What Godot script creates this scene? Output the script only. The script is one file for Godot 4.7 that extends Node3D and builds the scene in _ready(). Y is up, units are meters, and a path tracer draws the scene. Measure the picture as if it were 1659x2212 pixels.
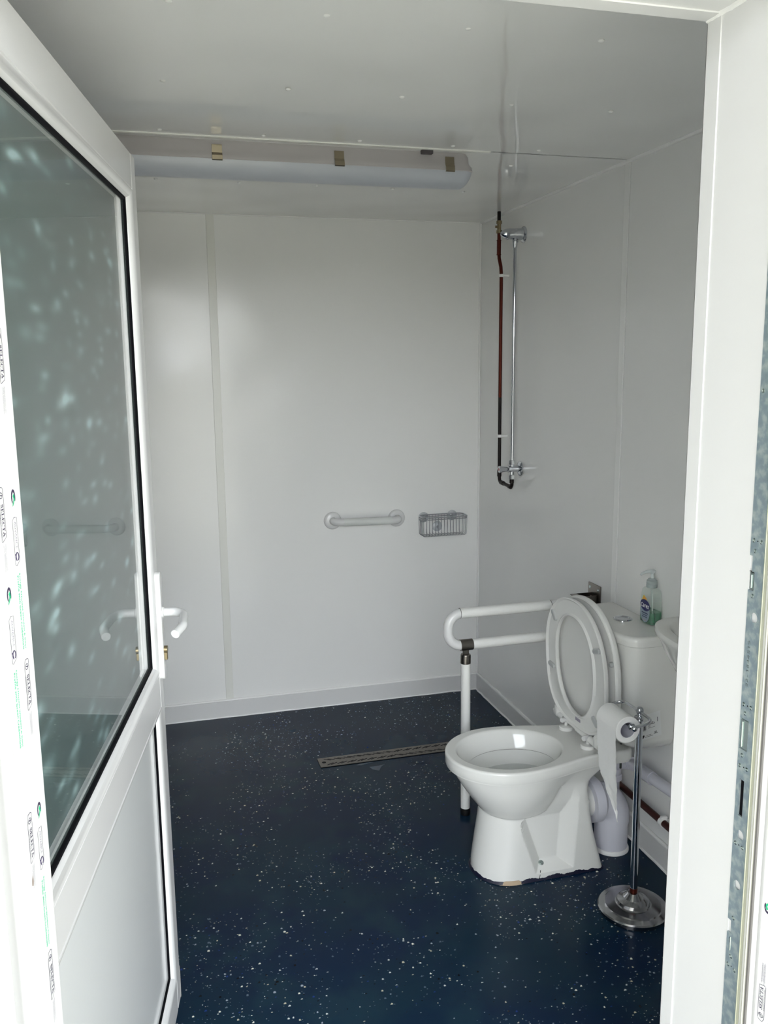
extends Node3D
# A portable-cabin washroom seen through its open door. x right, y up, z towards the camera; metres.

const XR := 1.5247      # right wall
const ZB := -3.8687     # back wall
const HC := 2.2282      # ceiling
const XL := -1.30       # left wall
const ZF := -1.127      # inner face of the front wall
const ZO := -0.84       # outer face of the front wall
const TZ := -2.39       # centre line of the toilet

# ---------------------------------------------------------------- mesh helper
class MB:
	var v := PackedVector3Array()
	var uv := PackedVector2Array()
	func tri(a: Vector3, b: Vector3, c: Vector3, ua := Vector2.ZERO, ub := Vector2.ZERO, uc := Vector2.ZERO) -> void:
		if (b - a).cross(c - a).length_squared() < 1e-18:
			return
		v.append(a); v.append(b); v.append(c)
		uv.append(ua); uv.append(ub); uv.append(uc)
	func quad(a: Vector3, b: Vector3, c: Vector3, d: Vector3, ua := Vector2(0, 0), ub := Vector2(1, 0), uc := Vector2(1, 1), ud := Vector2(0, 1)) -> void:
		tri(a, b, c, ua, ub, uc)
		tri(a, c, d, ua, uc, ud)
	func build(crease := 38.0) -> ArrayMesh:
		var n := v.size() / 3
		var fn := PackedVector3Array()
		fn.resize(n)
		var at := {}
		for i in n:
			fn[i] = (v[i * 3 + 1] - v[i * 3]).cross(v[i * 3 + 2] - v[i * 3])
			for k in 3:
				var key := Vector3i((v[i * 3 + k] * 50000.0).round())
				if at.has(key):
					at[key].append(i)
				else:
					at[key] = [i]
		var lim := cos(deg_to_rad(crease))
		var unit := PackedVector3Array()
		unit.resize(n)
		for i in n:
			unit[i] = fn[i].normalized()
		var vo := PackedVector3Array()
		var no := PackedVector3Array()
		var uo := PackedVector2Array()
		vo.resize(n * 3); no.resize(n * 3); uo.resize(n * 3)
		for i in n:
			var me := unit[i]
			for k in 3:
				var p := v[i * 3 + k]
				var s := Vector3.ZERO
				for j in at[Vector3i((p * 50000.0).round())]:
					if unit[j].dot(me) >= lim:
						s += fn[j]
				var o: int = i * 3 + [0, 2, 1][k]
				vo[o] = p
				no[o] = s.normalized() if s.length_squared() > 0.0 else me
				uo[o] = uv[i * 3 + k]
		var arr := []
		arr.resize(Mesh.ARRAY_MAX)
		arr[Mesh.ARRAY_VERTEX] = vo
		arr[Mesh.ARRAY_NORMAL] = no
		arr[Mesh.ARRAY_TEX_UV] = uo
		var m := ArrayMesh.new()
		m.add_surface_from_arrays(Mesh.PRIMITIVE_TRIANGLES, arr)
		return m
	func cap(r: PackedVector3Array, up: bool) -> void:
		var c := Vector3.ZERO
		for p in r:
			c += p
		c /= r.size()
		for j in r.size():
			var q := r[(j + 1) % r.size()]
			if up:
				tri(c, r[j], q)
			else:
				tri(c, q, r[j])
	# rings run counter-clockwise seen from the end they climb towards
	func loft(rings: Array, cap0 := true, cap1 := true, closed := true) -> void:
		for i in rings.size() - 1:
			var a: PackedVector3Array = rings[i]
			var b: PackedVector3Array = rings[i + 1]
			var m := a.size()
			for j in (m if closed else m - 1):
				var k := (j + 1) % m
				var u0 := float(j) / m
				var u1 := float(j + 1) / m
				var w0 := float(i) / (rings.size() - 1)
				var w1 := float(i + 1) / (rings.size() - 1)
				quad(a[j], a[k], b[k], b[j], Vector2(u0, w0), Vector2(u1, w0), Vector2(u1, w1), Vector2(u0, w1))
		if cap0:
			cap(rings[0], false)
		if cap1:
			cap(rings[-1], true)
	func lathe(profile: Array, xf := Transform3D.IDENTITY, seg := 32, cap0 := true, cap1 := true) -> void:
		var rings := []
		for p in profile:
			var r := PackedVector3Array()
			for j in seg:
				var a := TAU * j / seg
				r.append(xf * Vector3(p.x * cos(a), p.y, -p.x * sin(a)))
			rings.append(r)
		loft(rings, cap0, cap1)
	func tube(path: Array, radius, seg := 16, caps := true, closed := false) -> void:
		var n := path.size()
		var t0: Vector3 = (path[1] - path[0]).normalized()
		var e := t0.cross(Vector3.UP if absf(t0.y) < 0.9 else Vector3.RIGHT).normalized()
		var rings := []
		for i in n:
			var t: Vector3
			if closed:
				t = (path[(i + 1) % n] - path[(i + n - 1) % n]).normalized()
			else:
				t = (path[mini(i + 1, n - 1)] - path[maxi(i - 1, 0)]).normalized()
			e = (e - t * e.dot(t)).normalized()
			var f := t.cross(e)
			var r: float = radius[i] if radius is Array else radius
			var ring := PackedVector3Array()
			for j in seg:
				var a := TAU * j / seg
				ring.append(path[i] + (e * cos(a) + f * sin(a)) * r)
			rings.append(ring)
		if closed:
			rings.append(rings[0])
		loft(rings, caps and not closed, caps and not closed)
	func box(lo: Vector3, hi: Vector3, bv := 0.0, xf := Transform3D.IDENTITY) -> void:
		var c := (lo + hi) / 2.0
		var h := (hi - lo) / 2.0
		bv = minf(bv, minf(h.x, minf(h.y, h.z)) * 0.95)
		for ax in 3:
			for s in [-1.0, 1.0]:
				var u := (ax + 1) % 3
				var w := (ax + 2) % 3
				var q := []
				for k in [[-1, -1], [1, -1], [1, 1], [-1, 1]]:
					var p := Vector3.ZERO
					p[ax] = s * h[ax]
					p[u] = k[0] * (h[u] - bv)
					p[w] = k[1] * (h[w] - bv)
					q.append(xf * (c + p))
				if s > 0:
					quad(q[0], q[1], q[2], q[3])
				else:
					quad(q[3], q[2], q[1], q[0])
		if bv <= 0.0:
			return
		for ax in 3:
			var u := (ax + 1) % 3
			var w := (ax + 2) % 3
			for s in [[-1.0, -1.0], [1.0, -1.0], [1.0, 1.0], [-1.0, 1.0]]:
				var q := []
				for e in [[-1, 0], [1, 0], [1, 1], [-1, 1]]:
					var p := Vector3.ZERO
					p[ax] = e[0] * (h[ax] - bv)
					p[u] = s[0] * (h[u] - (0.0 if e[1] == 0 else bv))
					p[w] = s[1] * (h[w] - (bv if e[1] == 0 else 0.0))
					q.append(xf * (c + p))
				var nn: Vector3 = (q[1] - q[0]).cross(q[2] - q[0])
				var out := Vector3.ZERO
				out[u] = s[0]; out[w] = s[1]
				if nn.dot(xf.basis * out) > 0:
					quad(q[0], q[1], q[2], q[3])
				else:
					quad(q[3], q[2], q[1], q[0])
		for sx in [-1.0, 1.0]:
			for sy in [-1.0, 1.0]:
				for sz in [-1.0, 1.0]:
					var s := Vector3(sx, sy, sz)
					var a: Vector3 = xf * (c + s * Vector3(h.x, h.y - bv, h.z - bv))
					var b: Vector3 = xf * (c + s * Vector3(h.x - bv, h.y, h.z - bv))
					var d: Vector3 = xf * (c + s * Vector3(h.x - bv, h.y - bv, h.z))
					if (b - a).cross(d - a).dot(xf.basis * s) > 0:
						tri(a, b, d)
					else:
						tri(a, d, b)
	# a plate of the given outline (counter-clockwise in 2D, y of the outline is -z) between heights h0 and h1, edges rounded by r0 below and r1 above
	func slab(o: PackedVector2Array, h0: float, h1: float, r0: float, r1: float, xf := Transform3D.IDENTITY, steps := 4) -> void:
		var n := o.size()
		var nor := PackedVector2Array()
		for i in n:
			var d := (o[(i + 1) % n] - o[(i + n - 1) % n]).normalized()
			nor.append(Vector2(d.y, -d.x))
		var rings := []
		var rows := []
		if r0 > 0.0:
			for k in steps + 1:
				var a := PI / 2 * k / steps
				rows.append([r0 * (1 - sin(a)), h0 + r0 * (1 - cos(a))])
		else:
			rows.append([0.0, h0])
		if r1 > 0.0:
			for k in steps + 1:
				var a := PI / 2 * k / steps
				rows.append([r1 * (1 - cos(a)), h1 - r1 * (1 - sin(a))])
		else:
			rows.append([0.0, h1])
		for row in rows:
			var ring := PackedVector3Array()
			for i in n:
				var p: Vector2 = o[i] - nor[i] * row[0]
				ring.append(xf * Vector3(p.x, row[1], -p.y))
			rings.append(ring)
		loft(rings)
	func ball(c: Vector3, r: float, seg := 20) -> void:
		var prof := []
		for k in 13:
			var a := -PI / 2 + PI * k / 12
			prof.append(Vector2(r * cos(a), r * sin(a)))
		lathe(prof, Transform3D(Basis(), c), seg, false, false)
	func prism(poly: PackedVector2Array, h0: float, h1: float, xf := Transform3D.IDENTITY) -> void:
		var a := PackedVector3Array()
		var b := PackedVector3Array()
		for p in poly:
			a.append(xf * Vector3(p.x, h0, -p.y))
			b.append(xf * Vector3(p.x, h1, -p.y))
		loft([a, b], false, false)
		var t := Geometry2D.triangulate_polygon(poly)
		for i in range(0, t.size(), 3):
			var i0 := t[i]; var i1 := t[i + 1]; var i2 := t[i + 2]
			if (poly[i1] - poly[i0]).cross(poly[i2] - poly[i0]) < 0:
				var sw := i1; i1 = i2; i2 = sw
			tri(b[i0], b[i1], b[i2])
			tri(a[i0], a[i2], a[i1])

# ---------------------------------------------------------------- small helpers
var names := {}
func numbered(n: String) -> String:
	if not names.has(n):
		names[n] = 0
		return n
	names[n] += 1
	return "%s_%03d" % [n, names[n]]
func thing(called: String, label: String, category: String, at := Vector3.ZERO, group := "") -> Node3D:
	var o := Node3D.new()
	o.name = numbered(called)
	o.position = at
	add_child(o)
	o.set_meta("label", label)
	o.set_meta("category", category)
	if group:
		o.set_meta("group", group)
	return o
func setting(called: String, label: String, category: String, at := Vector3.ZERO) -> Node3D:
	var o := thing(called, label, category, at)
	o.set_meta("kind", "structure")
	return o
func put(called: String, m: Mesh, mat: Material, parent: Node3D, label := "") -> MeshInstance3D:
	var o := MeshInstance3D.new()
	o.name = called
	o.mesh = m
	o.material_override = mat
	o.cast_shadow = GeometryInstance3D.SHADOW_CASTING_SETTING_ON
	# meshes are modelled in room coordinates; a child keeps them there, whatever its thing's base is
	parent.add_child(o, true)
	var p: Node
	if not parent.has_meta("own_axes"):
		var w := Transform3D.IDENTITY
		p = parent
		while p is Node3D and p != self:
			w = p.transform * w
			p = p.get_parent()
		o.transform = w.affine_inverse()
	if label:
		o.set_meta("label", label)
	return o
func mat(c: Color, rough := 0.5, metal := 0.0, spec := 0.5) -> StandardMaterial3D:
	var m := StandardMaterial3D.new()
	m.albedo_color = c
	m.roughness = rough
	m.metallic = metal
	m.metallic_specular = spec
	return m
func axis_to(d: Vector3, at: Vector3) -> Transform3D:   # local y looks along d
	var y := d.normalized()
	var x := y.cross(Vector3.BACK if absf(y.z) < 0.9 else Vector3.RIGHT).normalized()
	return Transform3D(Basis(x, y, x.cross(y)), at)
func bends(p: Array, r: float, n := 8) -> Array:        # a polyline with its corners rounded
	var out := [p[0]]
	for i in range(1, p.size() - 1):
		var d1: Vector3 = (p[i] - p[i - 1]).normalized()
		var d2: Vector3 = (p[i + 1] - p[i]).normalized()
		var th := d1.angle_to(d2)
		if th < 0.02:
			out.append(p[i])
			continue
		var l := r * tan(th / 2)
		var c: Vector3 = p[i] + (d2 - d1).normalized() * r / cos(th / 2)
		var s: Vector3 = p[i] - d1 * l - c
		var ax := d1.cross(d2).normalized()
		for k in n + 1:
			out.append(c + s.rotated(ax, th * k / n))
	out.append(p[-1])
	return out
func rrect(cx: float, cy: float, hx: float, hy: float, r: float, n := 6) -> PackedVector2Array:
	var o := PackedVector2Array()
	for q in [[1, 1, 0], [-1, 1, 1], [-1, -1, 2], [1, -1, 3]]:
		for k in n + 1:
			var a: float = PI / 2 * (q[2] + float(k) / n)
			o.append(Vector2(cx + q[0] * (hx - r) + r * cos(a), cy + q[1] * (hy - r) + r * sin(a)))
	return o
func rods(called: String, path: Array, r, m: Material, parent: Node3D, seg := 16) -> MeshInstance3D:
	var b := MB.new()
	b.tube(path, r, seg)
	return put(called, b.build(), m, parent)
func turned(called: String, prof: Array, xf: Transform3D, m: Material, parent: Node3D, seg := 32, crease := 38.0) -> MeshInstance3D:
	var b := MB.new()
	b.lathe(prof, xf, seg, called != "hole_rim", called != "hole_rim")
	return put(called, b.build(crease), m, parent)
func block(called: String, lo: Vector3, hi: Vector3, bv: float, m: Material, parent: Node3D) -> MeshInstance3D:
	var b := MB.new()
	b.box(lo, hi, bv)
	return put(called, b.build(20.0), m, parent)
var fonts := {}
func letters(txt: String, at: Vector3, right: Vector3, up: Vector3, height: float, width: float, m: Material, parent: Node3D, font := "Droid Sans", bold := false) -> MeshInstance3D:
	var key := font + str(bold)
	if not fonts.has(key):
		var f := SystemFont.new()
		f.font_names = PackedStringArray([font])
		f.font_weight = 700 if bold else 400
		fonts[key] = f
	var t := TextMesh.new()
	t.font = fonts[key]
	t.text = txt
	t.font_size = 32
	t.pixel_size = 0.01
	t.depth = 0.0
	t.curve_step = 2.0
	var box := t.get_aabb()
	var o := put("lettering", t, m, parent)
	var x := right.normalized()
	var y := up.normalized()
	var z := x.cross(y).normalized()
	var w := Transform3D(Basis(x * width / box.size.x, y * height / box.size.y, z), Vector3.ZERO)
	w.origin = at - w.basis * box.get_center()
	o.transform = o.transform * w
	return o
func flat_strip(called: String, pts: Array, at: Vector3, right: Vector3, up: Vector3, m: Material, parent: Node3D) -> MeshInstance3D:
	# a printed shape: a polygon of (right, up) coordinates lying on a surface
	var b := MB.new()
	var poly := PackedVector2Array(pts)
	if Geometry2D.is_polygon_clockwise(poly):
		poly.reverse()
	var t := Geometry2D.triangulate_polygon(poly)
	var x := right.normalized()
	var y := up.normalized()
	for i in range(0, t.size(), 3):
		var q := []
		for k in 3:
			q.append(at + x * poly[t[i + k]].x + y * poly[t[i + k]].y)
		if (q[1] - q[0]).cross(q[2] - q[0]).dot(x.cross(y)) < 0:
			b.tri(q[0], q[2], q[1])
		else:
			b.tri(q[0], q[1], q[2])
	return put(called, b.build(), m, parent)
func frame_strip(called: String, w: float, h: float, r: float, t: float, at: Vector3, right: Vector3, up: Vector3, m: Material, parent: Node3D, pts := PackedVector2Array()) -> void:
	# a printed outline of line width t round a box w x h
	var o := rrect(0, 0, w / 2, h / 2, r, 4) if pts.is_empty() else pts
	var b := MB.new()
	var x := right.normalized()
	var y := up.normalized()
	var n := o.size()
	var inn := PackedVector2Array()
	for i in n:
		var d := (o[(i + 1) % n] - o[(i + n - 1) % n]).normalized()
		inn.append(o[i] - Vector2(d.y, -d.x) * t)
	for i in n:
		var k := (i + 1) % n
		var f := func(p: Vector2) -> Vector3: return at + x * p.x + y * p.y
		b.quad(f.call(o[i]), f.call(o[k]), f.call(inn[k]), f.call(inn[i]))
	put(called, b.build(), m, parent)

var M := {}
var rng := RandomNumberGenerator.new()

func _ready() -> void:
	rng.seed = 7
	# ------------------------------------------------------------ camera
	var cam := Camera3D.new()
	cam.name = "camera"
	add_child(cam)
	cam.position = Vector3(0, 1.6, 0)
	cam.basis = Basis.from_euler(Vector3(-0.1689, -0.2652, -0.0108))
	cam.fov = rad_to_deg(2.0 * atan(1106.0 / 1880.0))
	cam.near = 0.05
	cam.current = true
	# ------------------------------------------------------------ sky, exposure: a bright overcast day
	var env := Environment.new()
	env.background_mode = Environment.BG_SKY
	var sm := ProceduralSkyMaterial.new()
	sm.sky_top_color = Color(0.87, 0.895, 0.925)
	sm.sky_horizon_color = Color(0.95, 0.96, 0.965)
	sm.ground_bottom_color = Color(0.42, 0.42, 0.41)
	sm.ground_horizon_color = Color(0.62, 0.62, 0.61)
	sm.sky_energy_multiplier = 1.0
	sm.ground_energy_multiplier = 1.0
	var sky := Sky.new()
	sky.sky_material = sm
	env.sky = sky
	env.background_energy_multiplier = 8.0
	env.tonemap_mode = Environment.TONE_MAPPER_LINEAR
	env.tonemap_exposure = 2.1
	env.sdfgi_enabled = true
	env.ssao_enabled = true
	env.ssil_enabled = true
	var we := WorldEnvironment.new()
	we.name = "world"
	we.environment = env
	add_child(we)
	# ------------------------------------------------------------ build
	materials()
	shell()
	door_frame()
	door_leaf()
	toilet()
	support_rail()
	shower()
	ceiling_light()
	grab_bar()
	wire_basket()
	floor_drain()
	pipes()
	basin()
	roll_stand()
	soap()

func materials() -> void:
	M.wall = mat(Color(0.95, 0.95, 0.945), 0.22)
	M.ceil = mat(Color(0.95, 0.95, 0.945), 0.06, 0.0, 0.62)
	M.strip = mat(Color(0.92, 0.92, 0.90), 0.35)
	M.seal = mat(Color(0.97, 0.97, 0.965), 0.45)
	M.pvc = mat(Color(0.875, 0.875, 0.875), 0.22)
	M.lining = mat(Color(0.88, 0.88, 0.88), 0.3)
	M.black = mat(Color(0.015, 0.015, 0.035), 0.6, 0.0, 0.25)
	M.china = mat(Color(0.90, 0.90, 0.885), 0.08)
	M.plastic = mat(Color(0.89, 0.89, 0.88), 0.25)
	M.chrome = mat(Color(0.80, 0.81, 0.83), 0.07, 1.0)
	M.steel = mat(Color(0.47, 0.45, 0.43), 0.32, 1.0)
	M.dark_steel = mat(Color(0.52, 0.50, 0.48), 0.28, 1.0)
	M.copper = mat(Color(0.34, 0.13, 0.09), 0.4, 0.75)
	M.dark_copper = mat(Color(0.10, 0.07, 0.065), 0.45, 0.5)
	M.brass = mat(Color(0.62, 0.56, 0.44), 0.3, 1.0)
	M.waste = mat(Color(0.86, 0.86, 0.90), 0.28)
	M.dark = mat(Color(0.02, 0.02, 0.03), 0.6)
	M.navy = mat(Color(0.06, 0.07, 0.17), 0.5)
	M.ink = mat(Color(0.22, 0.18, 0.30), 0.6)
	M.inkgrey = mat(Color(0.58, 0.56, 0.62), 0.6)
	M.inkgreen = mat(Color(0.32, 0.80, 0.62), 0.6)
	M.inkblack = mat(Color(0.05, 0.05, 0.07), 0.6)
	M.red = mat(Color(0.55, 0.05, 0.10), 0.4)
	M.rubber = mat(Color(0.015, 0.015, 0.02), 0.55)
	M.buffer = mat(Color(0.72, 0.73, 0.73), 0.3)
	M.paper = mat(Color(0.93, 0.93, 0.925), 0.9)
	M.concrete = mat(Color(0.685, 0.67, 0.61), 0.9)
	M.added_screen = mat(Color(0.665, 0.655, 0.63), 0.8)  # for the unseen walls and roof added outside
	M.clad = mat(Color(0.88, 0.88, 0.87), 0.5)
	# galvanised, zinc-passivated steel: cloudy blue-grey
	var zn := FastNoiseLite.new()
	zn.seed = 3
	zn.frequency = 0.02
	zn.fractal_octaves = 4
	var zt := NoiseTexture2D.new()
	zt.width = 256; zt.height = 256
	zt.seamless = true
	zt.noise = zn
	var zr := Gradient.new()
	zr.offsets = PackedFloat32Array([0.0, 0.42, 0.58, 1.0])
	zr.colors = PackedColorArray([Color(0.50, 0.56, 0.59), Color(0.54, 0.60, 0.63), Color(0.61, 0.66, 0.67), Color(0.72, 0.75, 0.74)])
	zt.color_ramp = zr
	M.zinc = mat(Color.WHITE, 0.4, 0.25)
	M.zinc.albedo_texture = zt
	M.zinc.uv1_triplanar = true
	M.zinc.uv1_scale = Vector3(9, 9, 9)
	M.screw = mat(Color(0.75, 0.80, 0.79), 0.25, 1.0)
	# embossed paper and ribbed grip
	var en := FastNoiseLite.new()
	en.seed = 5
	en.noise_type = FastNoiseLite.TYPE_CELLULAR
	en.frequency = 0.06
	var et := NoiseTexture2D.new()
	et.width = 256; et.height = 256
	et.seamless = true
	et.noise = en
	M.paper.heightmap_enabled = true
	M.paper.heightmap_texture = et
	M.paper.heightmap_scale = 0.05
	M.paper.uv1_triplanar = true
	M.paper.uv1_scale = Vector3(6, 6, 6)
	M.grip = mat(Color(0.91, 0.91, 0.90), 0.35)
	M.grip.heightmap_enabled = true
	M.grip.heightmap_texture = et
	M.grip.heightmap_scale = 0.03
	M.grip.uv1_triplanar = true
	M.grip.uv1_scale = Vector3(7, 7, 7)
	# worn base of the roll stand
	M.worn = mat(Color(0.62, 0.62, 0.63), 0.16, 1.0)
	# floor: navy safety vinyl with white, blue and black flecks
	M.floor = mat(Color.WHITE, 0.22, 0.0, 0.26)
	M.floor.albedo_texture = fleck_texture()
	M.floor.texture_repeat = true

func fleck_texture() -> ImageTexture:
	var n := FastNoiseLite.new()
	n.seed = 11
	n.frequency = 0.018
	n.fractal_octaves = 4
	var low := Image.create(256, 256, false, Image.FORMAT_RGB8)
	var dens := PackedFloat32Array()
	dens.resize(65536)
	for y in 256:
		for x in 256:
			var a := n.get_noise_2d(x, y * 1.6)
			var b := n.get_noise_2d(x * 2.2 + 500, y * 2.2)
			dens[y * 256 + x] = n.get_noise_2d(x * 1.3 + 900, y * 1.3 + 300)
			var c := Color(0.062, 0.158, 0.226)
			c = c.lerp(Color(0.050, 0.132, 0.228), clampf(a * 1.6 + 0.5, 0, 1))
			c = c.lerp(Color(0.094, 0.188, 0.246), clampf(b * 1.8, 0, 0.8))
			low.set_pixel(x, y, c)
	low.resize(2048, 2048, Image.INTERPOLATE_CUBIC)
	var r := RandomNumberGenerator.new()
	r.seed = 42
	var white := [Color(0.80, 0.82, 0.80), Color(0.92, 0.92, 0.86), Color(0.62, 0.66, 0.70), Color(0.78, 0.76, 0.66)]
	for i in 34000:
		var x := r.randi_range(0, 2042)
		var y := r.randi_range(0, 2042)
		var d := dens[(y >> 3) * 256 + (x >> 3)]
		if r.randf() > 0.52 + d * 1.5:
			continue
		var kind := r.randf()
		var c: Color = white[r.randi() % 4]
		if kind > 0.86:
			c = Color(0.02, 0.025, 0.05)
		elif kind > 0.80:
			c = Color(0.12, 0.22, 0.50)
		elif kind > 0.58:
			c = Color(0.36, 0.42, 0.48)
		var s := 1 + int(r.randf() * r.randf() * 3.6)
		low.fill_rect(Rect2i(x, y, s + r.randi_range(0, 1), s), c)
		if s > 1:
			low.fill_rect(Rect2i(x + r.randi_range(-1, 1), y + 1, s, maxi(1, s - 1)), c)
			if s > 2:
				low.fill_rect(Rect2i(x + 1, y - 1, s - 1, s + 1), c)
	return ImageTexture.create_from_image(low)

# a slightly wavy sheet facing along its own +y, in the rectangle a..b of plane coordinates
func wavy(u0: float, u1: float, w0: float, w1: float, amp: float, f: Callable, flip := false, sd := 1, nu := 70) -> ArrayMesh:
	var n := FastNoiseLite.new()
	n.seed = sd
	n.frequency = 1.6
	n.fractal_octaves = 2
	var b := MB.new()
	var nw := maxi(6, int(nu * (w1 - w0) / (u1 - u0)))
	var g := []
	for i in nu + 1:
		var row := PackedVector3Array()
		for j in nw + 1:
			var u := lerpf(u0, u1, float(i) / nu)
			var w := lerpf(w0, w1, float(j) / nw)
			var edge := minf(minf(u - u0, u1 - u), minf(w - w0, w1 - w))
			row.append(f.call(u, w, n.get_noise_2d(u, w) * amp * clampf(edge / 0.15, 0, 1)))
		g.append(row)
	for i in nu:
		for j in nw:
			if flip:
				b.quad(g[i][j], g[i][j + 1], g[i + 1][j + 1], g[i + 1][j])
			else:
				b.quad(g[i][j], g[i + 1][j], g[i + 1][j + 1], g[i][j + 1])
	return b.build()

func shell() -> void:
	# floor
	var fl := setting("floor", "navy blue safety vinyl floor with white and blue flecks", "floor", Vector3(0.1, 0, -2.5))
	block("subfloor", Vector3(XL - 0.06, -0.12, ZB - 0.06), Vector3(XR + 0.06, -0.004, ZO), 0.0, M.concrete, fl)
	var b := MB.new()
	var fx := func(x: float, z: float) -> Vector2: return Vector2((x - XL) / 2.85, (z - ZB) / 3.03)
	b.quad(Vector3(XL, 0, ZO), Vector3(XR, 0, ZO), Vector3(XR, 0, ZB), Vector3(XL, 0, ZB), fx.call(XL, ZO), fx.call(XR, ZO), fx.call(XR, ZB), fx.call(XL, ZB))
	b.quad(Vector3(XL, 0, ZB), Vector3(XR, 0, ZB), Vector3(XR, -0.004, ZB), Vector3(XL, -0.004, ZB))
	b.quad(Vector3(XL, -0.004, ZO), Vector3(XR, -0.004, ZO), Vector3(XR, 0, ZO), Vector3(XL, 0, ZO))
	put("vinyl_sheet", b.build(), M.floor, fl)
	# ground outside: unseen, added to bounce daylight into the room
	var gr := setting("ground", "unseen pale concrete yard added outside the open door to bounce daylight", "ground", Vector3(0, -0.16, 4))
	block("slab", Vector3(-14, -0.30, ZO), Vector3(14, -0.16, 16), 0.0, M.concrete, gr)
	var ow := setting("wall_added_outside", "unseen pale walls and porch roof added outside the doorway to shape the daylight", "wall", Vector3(0, 0, 2))  # unseen walls and roof, added to balance daylight at the doorway
	block("panel", Vector3(-2.1, -0.16, -0.8), Vector3(-2.0, 2.4, 4.5), 0.0, M.added_screen, ow)
	block("panel", Vector3(2.6, -0.16, -0.8), Vector3(2.7, 2.4, 4.5), 0.0, M.added_screen, ow)
	block("panel", Vector3(-9, -0.16, 9), Vector3(9, 2.1, 9.2), 0.0, M.concrete, ow)
	block("added_porch_roof", Vector3(-2.1, 2.45, ZO), Vector3(2.7, 2.52, 0.8), 0.0, M.added_screen, ow)  # added overhead to keep high sky off the door frame
	# ceiling: two glossy sheets that meet above the light fitting
	var ce := setting("ceiling", "glossy white panel ceiling with a joint above the light fitting", "ceiling", Vector3(0.1, HC, -2.5))
	block("roof_deck", Vector3(XL - 0.06, HC + 0.012, ZB - 0.06), Vector3(XR + 0.06, HC + 0.10, ZO), 0.0, M.clad, ce)
	var cf := func(u: float, w: float, d: float) -> Vector3: return Vector3(u, HC + d, w)
	var cpan := put("panel", wavy(XL, XR, -2.592, ZF, 0.0042, cf, false, 4, 80), M.ceil, ce)
	put("panel", wavy(XL, XR, ZB, -2.597, 0.003, cf, false, 9, 80), M.ceil, ce)
	cpan.set_meta("label", "front ceiling sheet with rows of white screw caps")
	block("joint_strip", Vector3(XL, HC - 0.0035, -2.600), Vector3(1.05, HC + 0.004, -2.588), 0.001, M.strip, ce)
	for z in [-1.684, -2.128, -2.552, -2.76, -3.2]:
		for k in 5:
			var dx := 0.078 + 0.277 * k
			turned("screw_cap", [Vector2(0.0065, 0), Vector2(0.0065, 0.0018), Vector2(0.004, 0.0035)], Transform3D(Basis(Vector3.RIGHT, PI), Vector3(dx + 0.004 * (k % 2), HC - 0.0002, z + 0.004 * k / 2.0)), M.seal, ce, 12)
	# back wall
	var wb := setting("wall_back", "white back wall of two panels with a joint strip", "wall", Vector3(0.1, 0, ZB))
	block("backing", Vector3(XL - 0.06, 0, ZB - 0.06), Vector3(XR + 0.06, HC + 0.012, ZB - 0.006), 0.0, M.clad, wb)
	var bf := func(u: float, w: float, d: float) -> Vector3: return Vector3(u, w, ZB + d)
	put("panel", wavy(XL, 0.290, 0.0, HC, 0.004, bf, false, 21, 60), M.wall, wb)
	put("panel", wavy(0.292, XR, 0.0, HC, 0.004, bf, false, 22, 60), M.wall, wb)
	block("joint_strip", Vector3(0.288, 0.075, ZB - 0.004), Vector3(0.322, HC - 0.002, ZB + 0.0032), 0.0012, mat(Color(0.915, 0.915, 0.895), 0.3), wb)
	block("corner_bead", Vector3(XR - 0.009, 0.08, ZB - 0.002), Vector3(XR + 0.001, HC - 0.001, ZB + 0.009), 0.004, M.seal, wb)
	# right wall
	var wr := setting("wall_right", "white right-hand wall of two panels behind the toilet", "wall", Vector3(XR, 0, -2.5))
	block("backing", Vector3(XR + 0.006, 0, ZB - 0.06), Vector3(XR + 0.06, HC + 0.012, ZO), 0.0, M.clad, wr)
	var rf := func(u: float, w: float, d: float) -> Vector3: return Vector3(XR - d, w, u)
	put("panel", wavy(ZB, -2.589, 0.0, HC, 0.004, rf, true, 31, 50), M.wall, wr)
	put("panel", wavy(-2.586, ZF, 0.0, HC, 0.004, rf, true, 32, 50), M.wall, wr)
	block("joint_strip", Vector3(XR - 0.003, 0.08, -2.618), Vector3(XR + 0.004, HC - 0.002, -2.588), 0.0012, mat(Color(0.965, 0.965, 0.96), 0.3), wr)
	# left wall
	var wl := setting("wall_left", "plain white left-hand wall hidden behind the open door", "wall", Vector3(XL, 0, -2.5))
	block("panel", Vector3(XL - 0.06, 0, ZB - 0.06), Vector3(XL, HC + 0.012, ZO), 0.0, M.wall, wl)
	# front wall round the door opening
	var wf := setting("wall_front", "thick white front wall round the doorway", "wall", Vector3(0.1, 0, -1.0))
	block("panel", Vector3(XL, 0, ZF), Vector3(-0.262, HC, -0.975), 0.0, M.wall, wf)
	block("panel", Vector3(0.789, 0, ZF), Vector3(XR, HC, -0.975), 0.0, M.wall, wf)
	block("header", Vector3(-0.262, 2.073, ZF), Vector3(0.789, HC, -0.975), 0.0, M.wall, wf)
	block("cladding", Vector3(XL - 0.06, -0.12, -0.975), Vector3(-0.262, HC + 0.1, ZO), 0.0, M.clad, wf)
	block("cladding", Vector3(0.862, -0.12, -0.975), Vector3(XR + 0.06, HC + 0.1, ZO), 0.0, M.clad, wf)
	block("cladding", Vector3(-0.262, 2.14, -0.975), Vector3(0.862, HC + 0.1, ZO), 0.0, M.clad, wf)
	# skirting
	var sb := setting("baseboard_back", "low white skirting board along the back wall", "skirting", Vector3(0.1, 0, ZB))
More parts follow.
